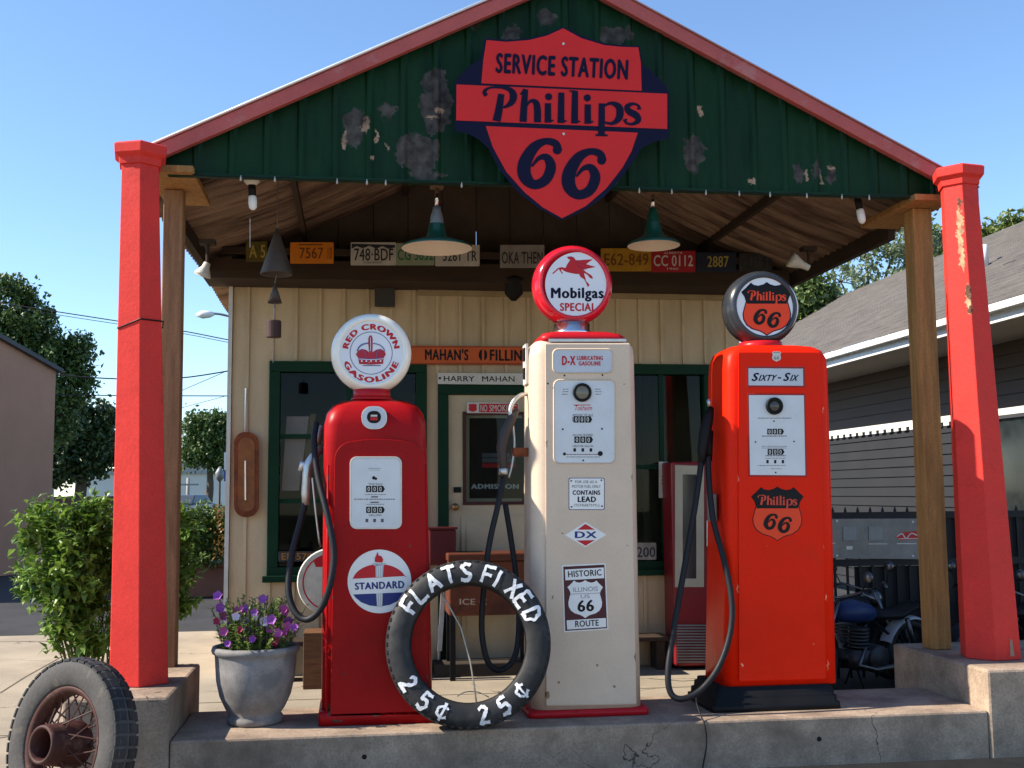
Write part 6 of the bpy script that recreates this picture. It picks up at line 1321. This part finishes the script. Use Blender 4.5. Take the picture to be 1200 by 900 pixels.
# street lamp with long arm, lamp post, hospital sign, utility poles and wires
q = P(232, 368, 34); e = P(280, 372, 34); slp = thing('street_lamp', 'street lamp head on a long arm reaching out from behind the station', 'street lamp', (e.x+.6, 34, 0))
b = MB(); b.smooth = True; b.tube([(e.x+.6, 34, 0), (e.x+.6, 34, e.z-.5)], [.11, .07], 10); b.build('pole', slp, GREYM)
b = MB(); b.smooth = True; b.tube(spl([Vector((e.x+.6, 34, e.z-.5)), Vector((e.x+.3, 34, e.z-.15)), P(262, 369, 34), P(250, 367.5, 34)], 5), .035, 8); b.build('arm', slp, GREYM)
h0, h1 = P(251, 368, 34), P(230, 369, 34); b = MB(); b.smooth = True; b.tube([h0, h0.lerp(h1, .25), h0.lerp(h1, .65), h1], [.05, .11, .13, .05], 10); b.build('lamp_head', slp, WHITEP)
Yq = 55; q = P(257.5, 560, Yq); lp = thing('lamp_post', 'black ornamental lamp post beside the cream wall corner across the street', 'street lamp', (q.x, Yq, 0))
b = MB(); b.smooth = True; b.lathe([(.16, 0), (.14, .4), (.06, .5), (.05, q.z-.1)], (q.x, Yq, 0), 'Z', 10); b.build('pole', lp, IRON)
b = MB(); b.smooth = True; b.lathe([(.08, -.15), (.2, .0), (.22, .25), (.12, .42), (.03, .55)], (q.x, Yq, q.z), 'Z', 12); b.build('lantern', lp, GREYM)
Yq = 32; q = P(267, 530, Yq); hsn = thing('hospital_sign', 'blue and white H sign with an arrow plate beside the cream wall corner', 'road sign', (q.x, Yq, 0))
b = MB(); b.tube([(q.x+.05, Yq+.05, 0), (q.x+.05, Yq+.05, q.z)], .04, 6); b.build('post', hsn, GREYM)
SBL = M('road_blue', (.02, .06, .30), .5)
a = MB().on(at(Yq)).use(WHITEP); a.plate([(262.6, 530), (277, 530), (277, 551), (262.6, 551)], 0, .03); a.on(at(Yq-.03), .004).use(SBL).layer(1); a.text('H', ((265, 533), (275, 548)), .05); a.build('panel', hsn)
a = MB().on(at(Yq)).use(SBL); a.plate([(262.6, 553), (277, 553), (277, 564), (262.6, 564)], 0, .03); a.on(at(Yq-.03), .004).use(WHITEP).layer(1); a.poly([(264, 558.5), (268, 555.5), (268, 557.4), (274, 557.4), (274, 559.6), (268, 559.6), (268, 561.5)]); a.build('arrow_plate', hsn)
a = MB().on(at(Yq)).use(M('road_green', (.02, .16, .08), .5)); a.plate([(264, 571), (274, 571), (274, 583), (264, 583)], 0, .03); a.build('street_name_plate', hsn)
for (px, hpx, Yq, lab) in ((62, 525, 58, 'weathered pale utility pole left of its twin below the trees'), (220.5, 560, 75, 'thin pale utility pole near the parked blue car')):
    q = P(px, hpx, Yq); t = thing('utility_pole', lab, 'utility pole', (q.x, Yq, 0), 'utility poles'); b = MB(); b.smooth = True; b.tube([(q.x, Yq, 0), (q.x, Yq, q.z)], [.14, .10], 8); b.build('pole', t, M('pole_grey', (.32, .30, .27), .8)); b = MB(); b.box(q.x-.7, q.x+.7, Yq-.14, Yq-.105, q.z-.5, q.z-.38); b.build('crossarm', t, MATS['pole_grey'])
WIRE = M('wire_dark', (.03, .03, .035), .6)
for (pts, Yw, r, lab) in (([(-60, 346), (0, 355), (143, 377), (215, 388), (272, 399), (330, 408)], 34, .016, 'upper dark wire sloping down past the first red pillar'), ([(-60, 349), (0, 358.5), (143, 380.5), (215, 391), (272, 402), (330, 411)], 34.2, .010, 'thin wire running just under the upper sloping wire'),
    ([(-60, 420), (60, 438), (140, 444), (210, 443), (272, 434), (330, 424)], 34, .020, 'sagging dark wire at mid height between tree and wall'), ([(-60, 464), (60, 462.5), (140, 463.5), (272, 464), (330, 464)], 34, .016, 'lowest level wire crossing in front of the dark tree'), ([(212, 458), (272, 432), (330, 406)], 34.5, .010, 'thin wire rising steeply behind the old timber post'), ([(205, 480), (272, 462), (330, 446)], 34.6, .008, 'faint thin wire below the steep wire')):
    b = MB(); b.smooth = True; b.tube(spl([P(x, y, Yw) for x, y in pts], 5), r, 5); tag(b.build('overhead_wire', mat=WIRE), lab, 'wire', 'overhead wires at the left')
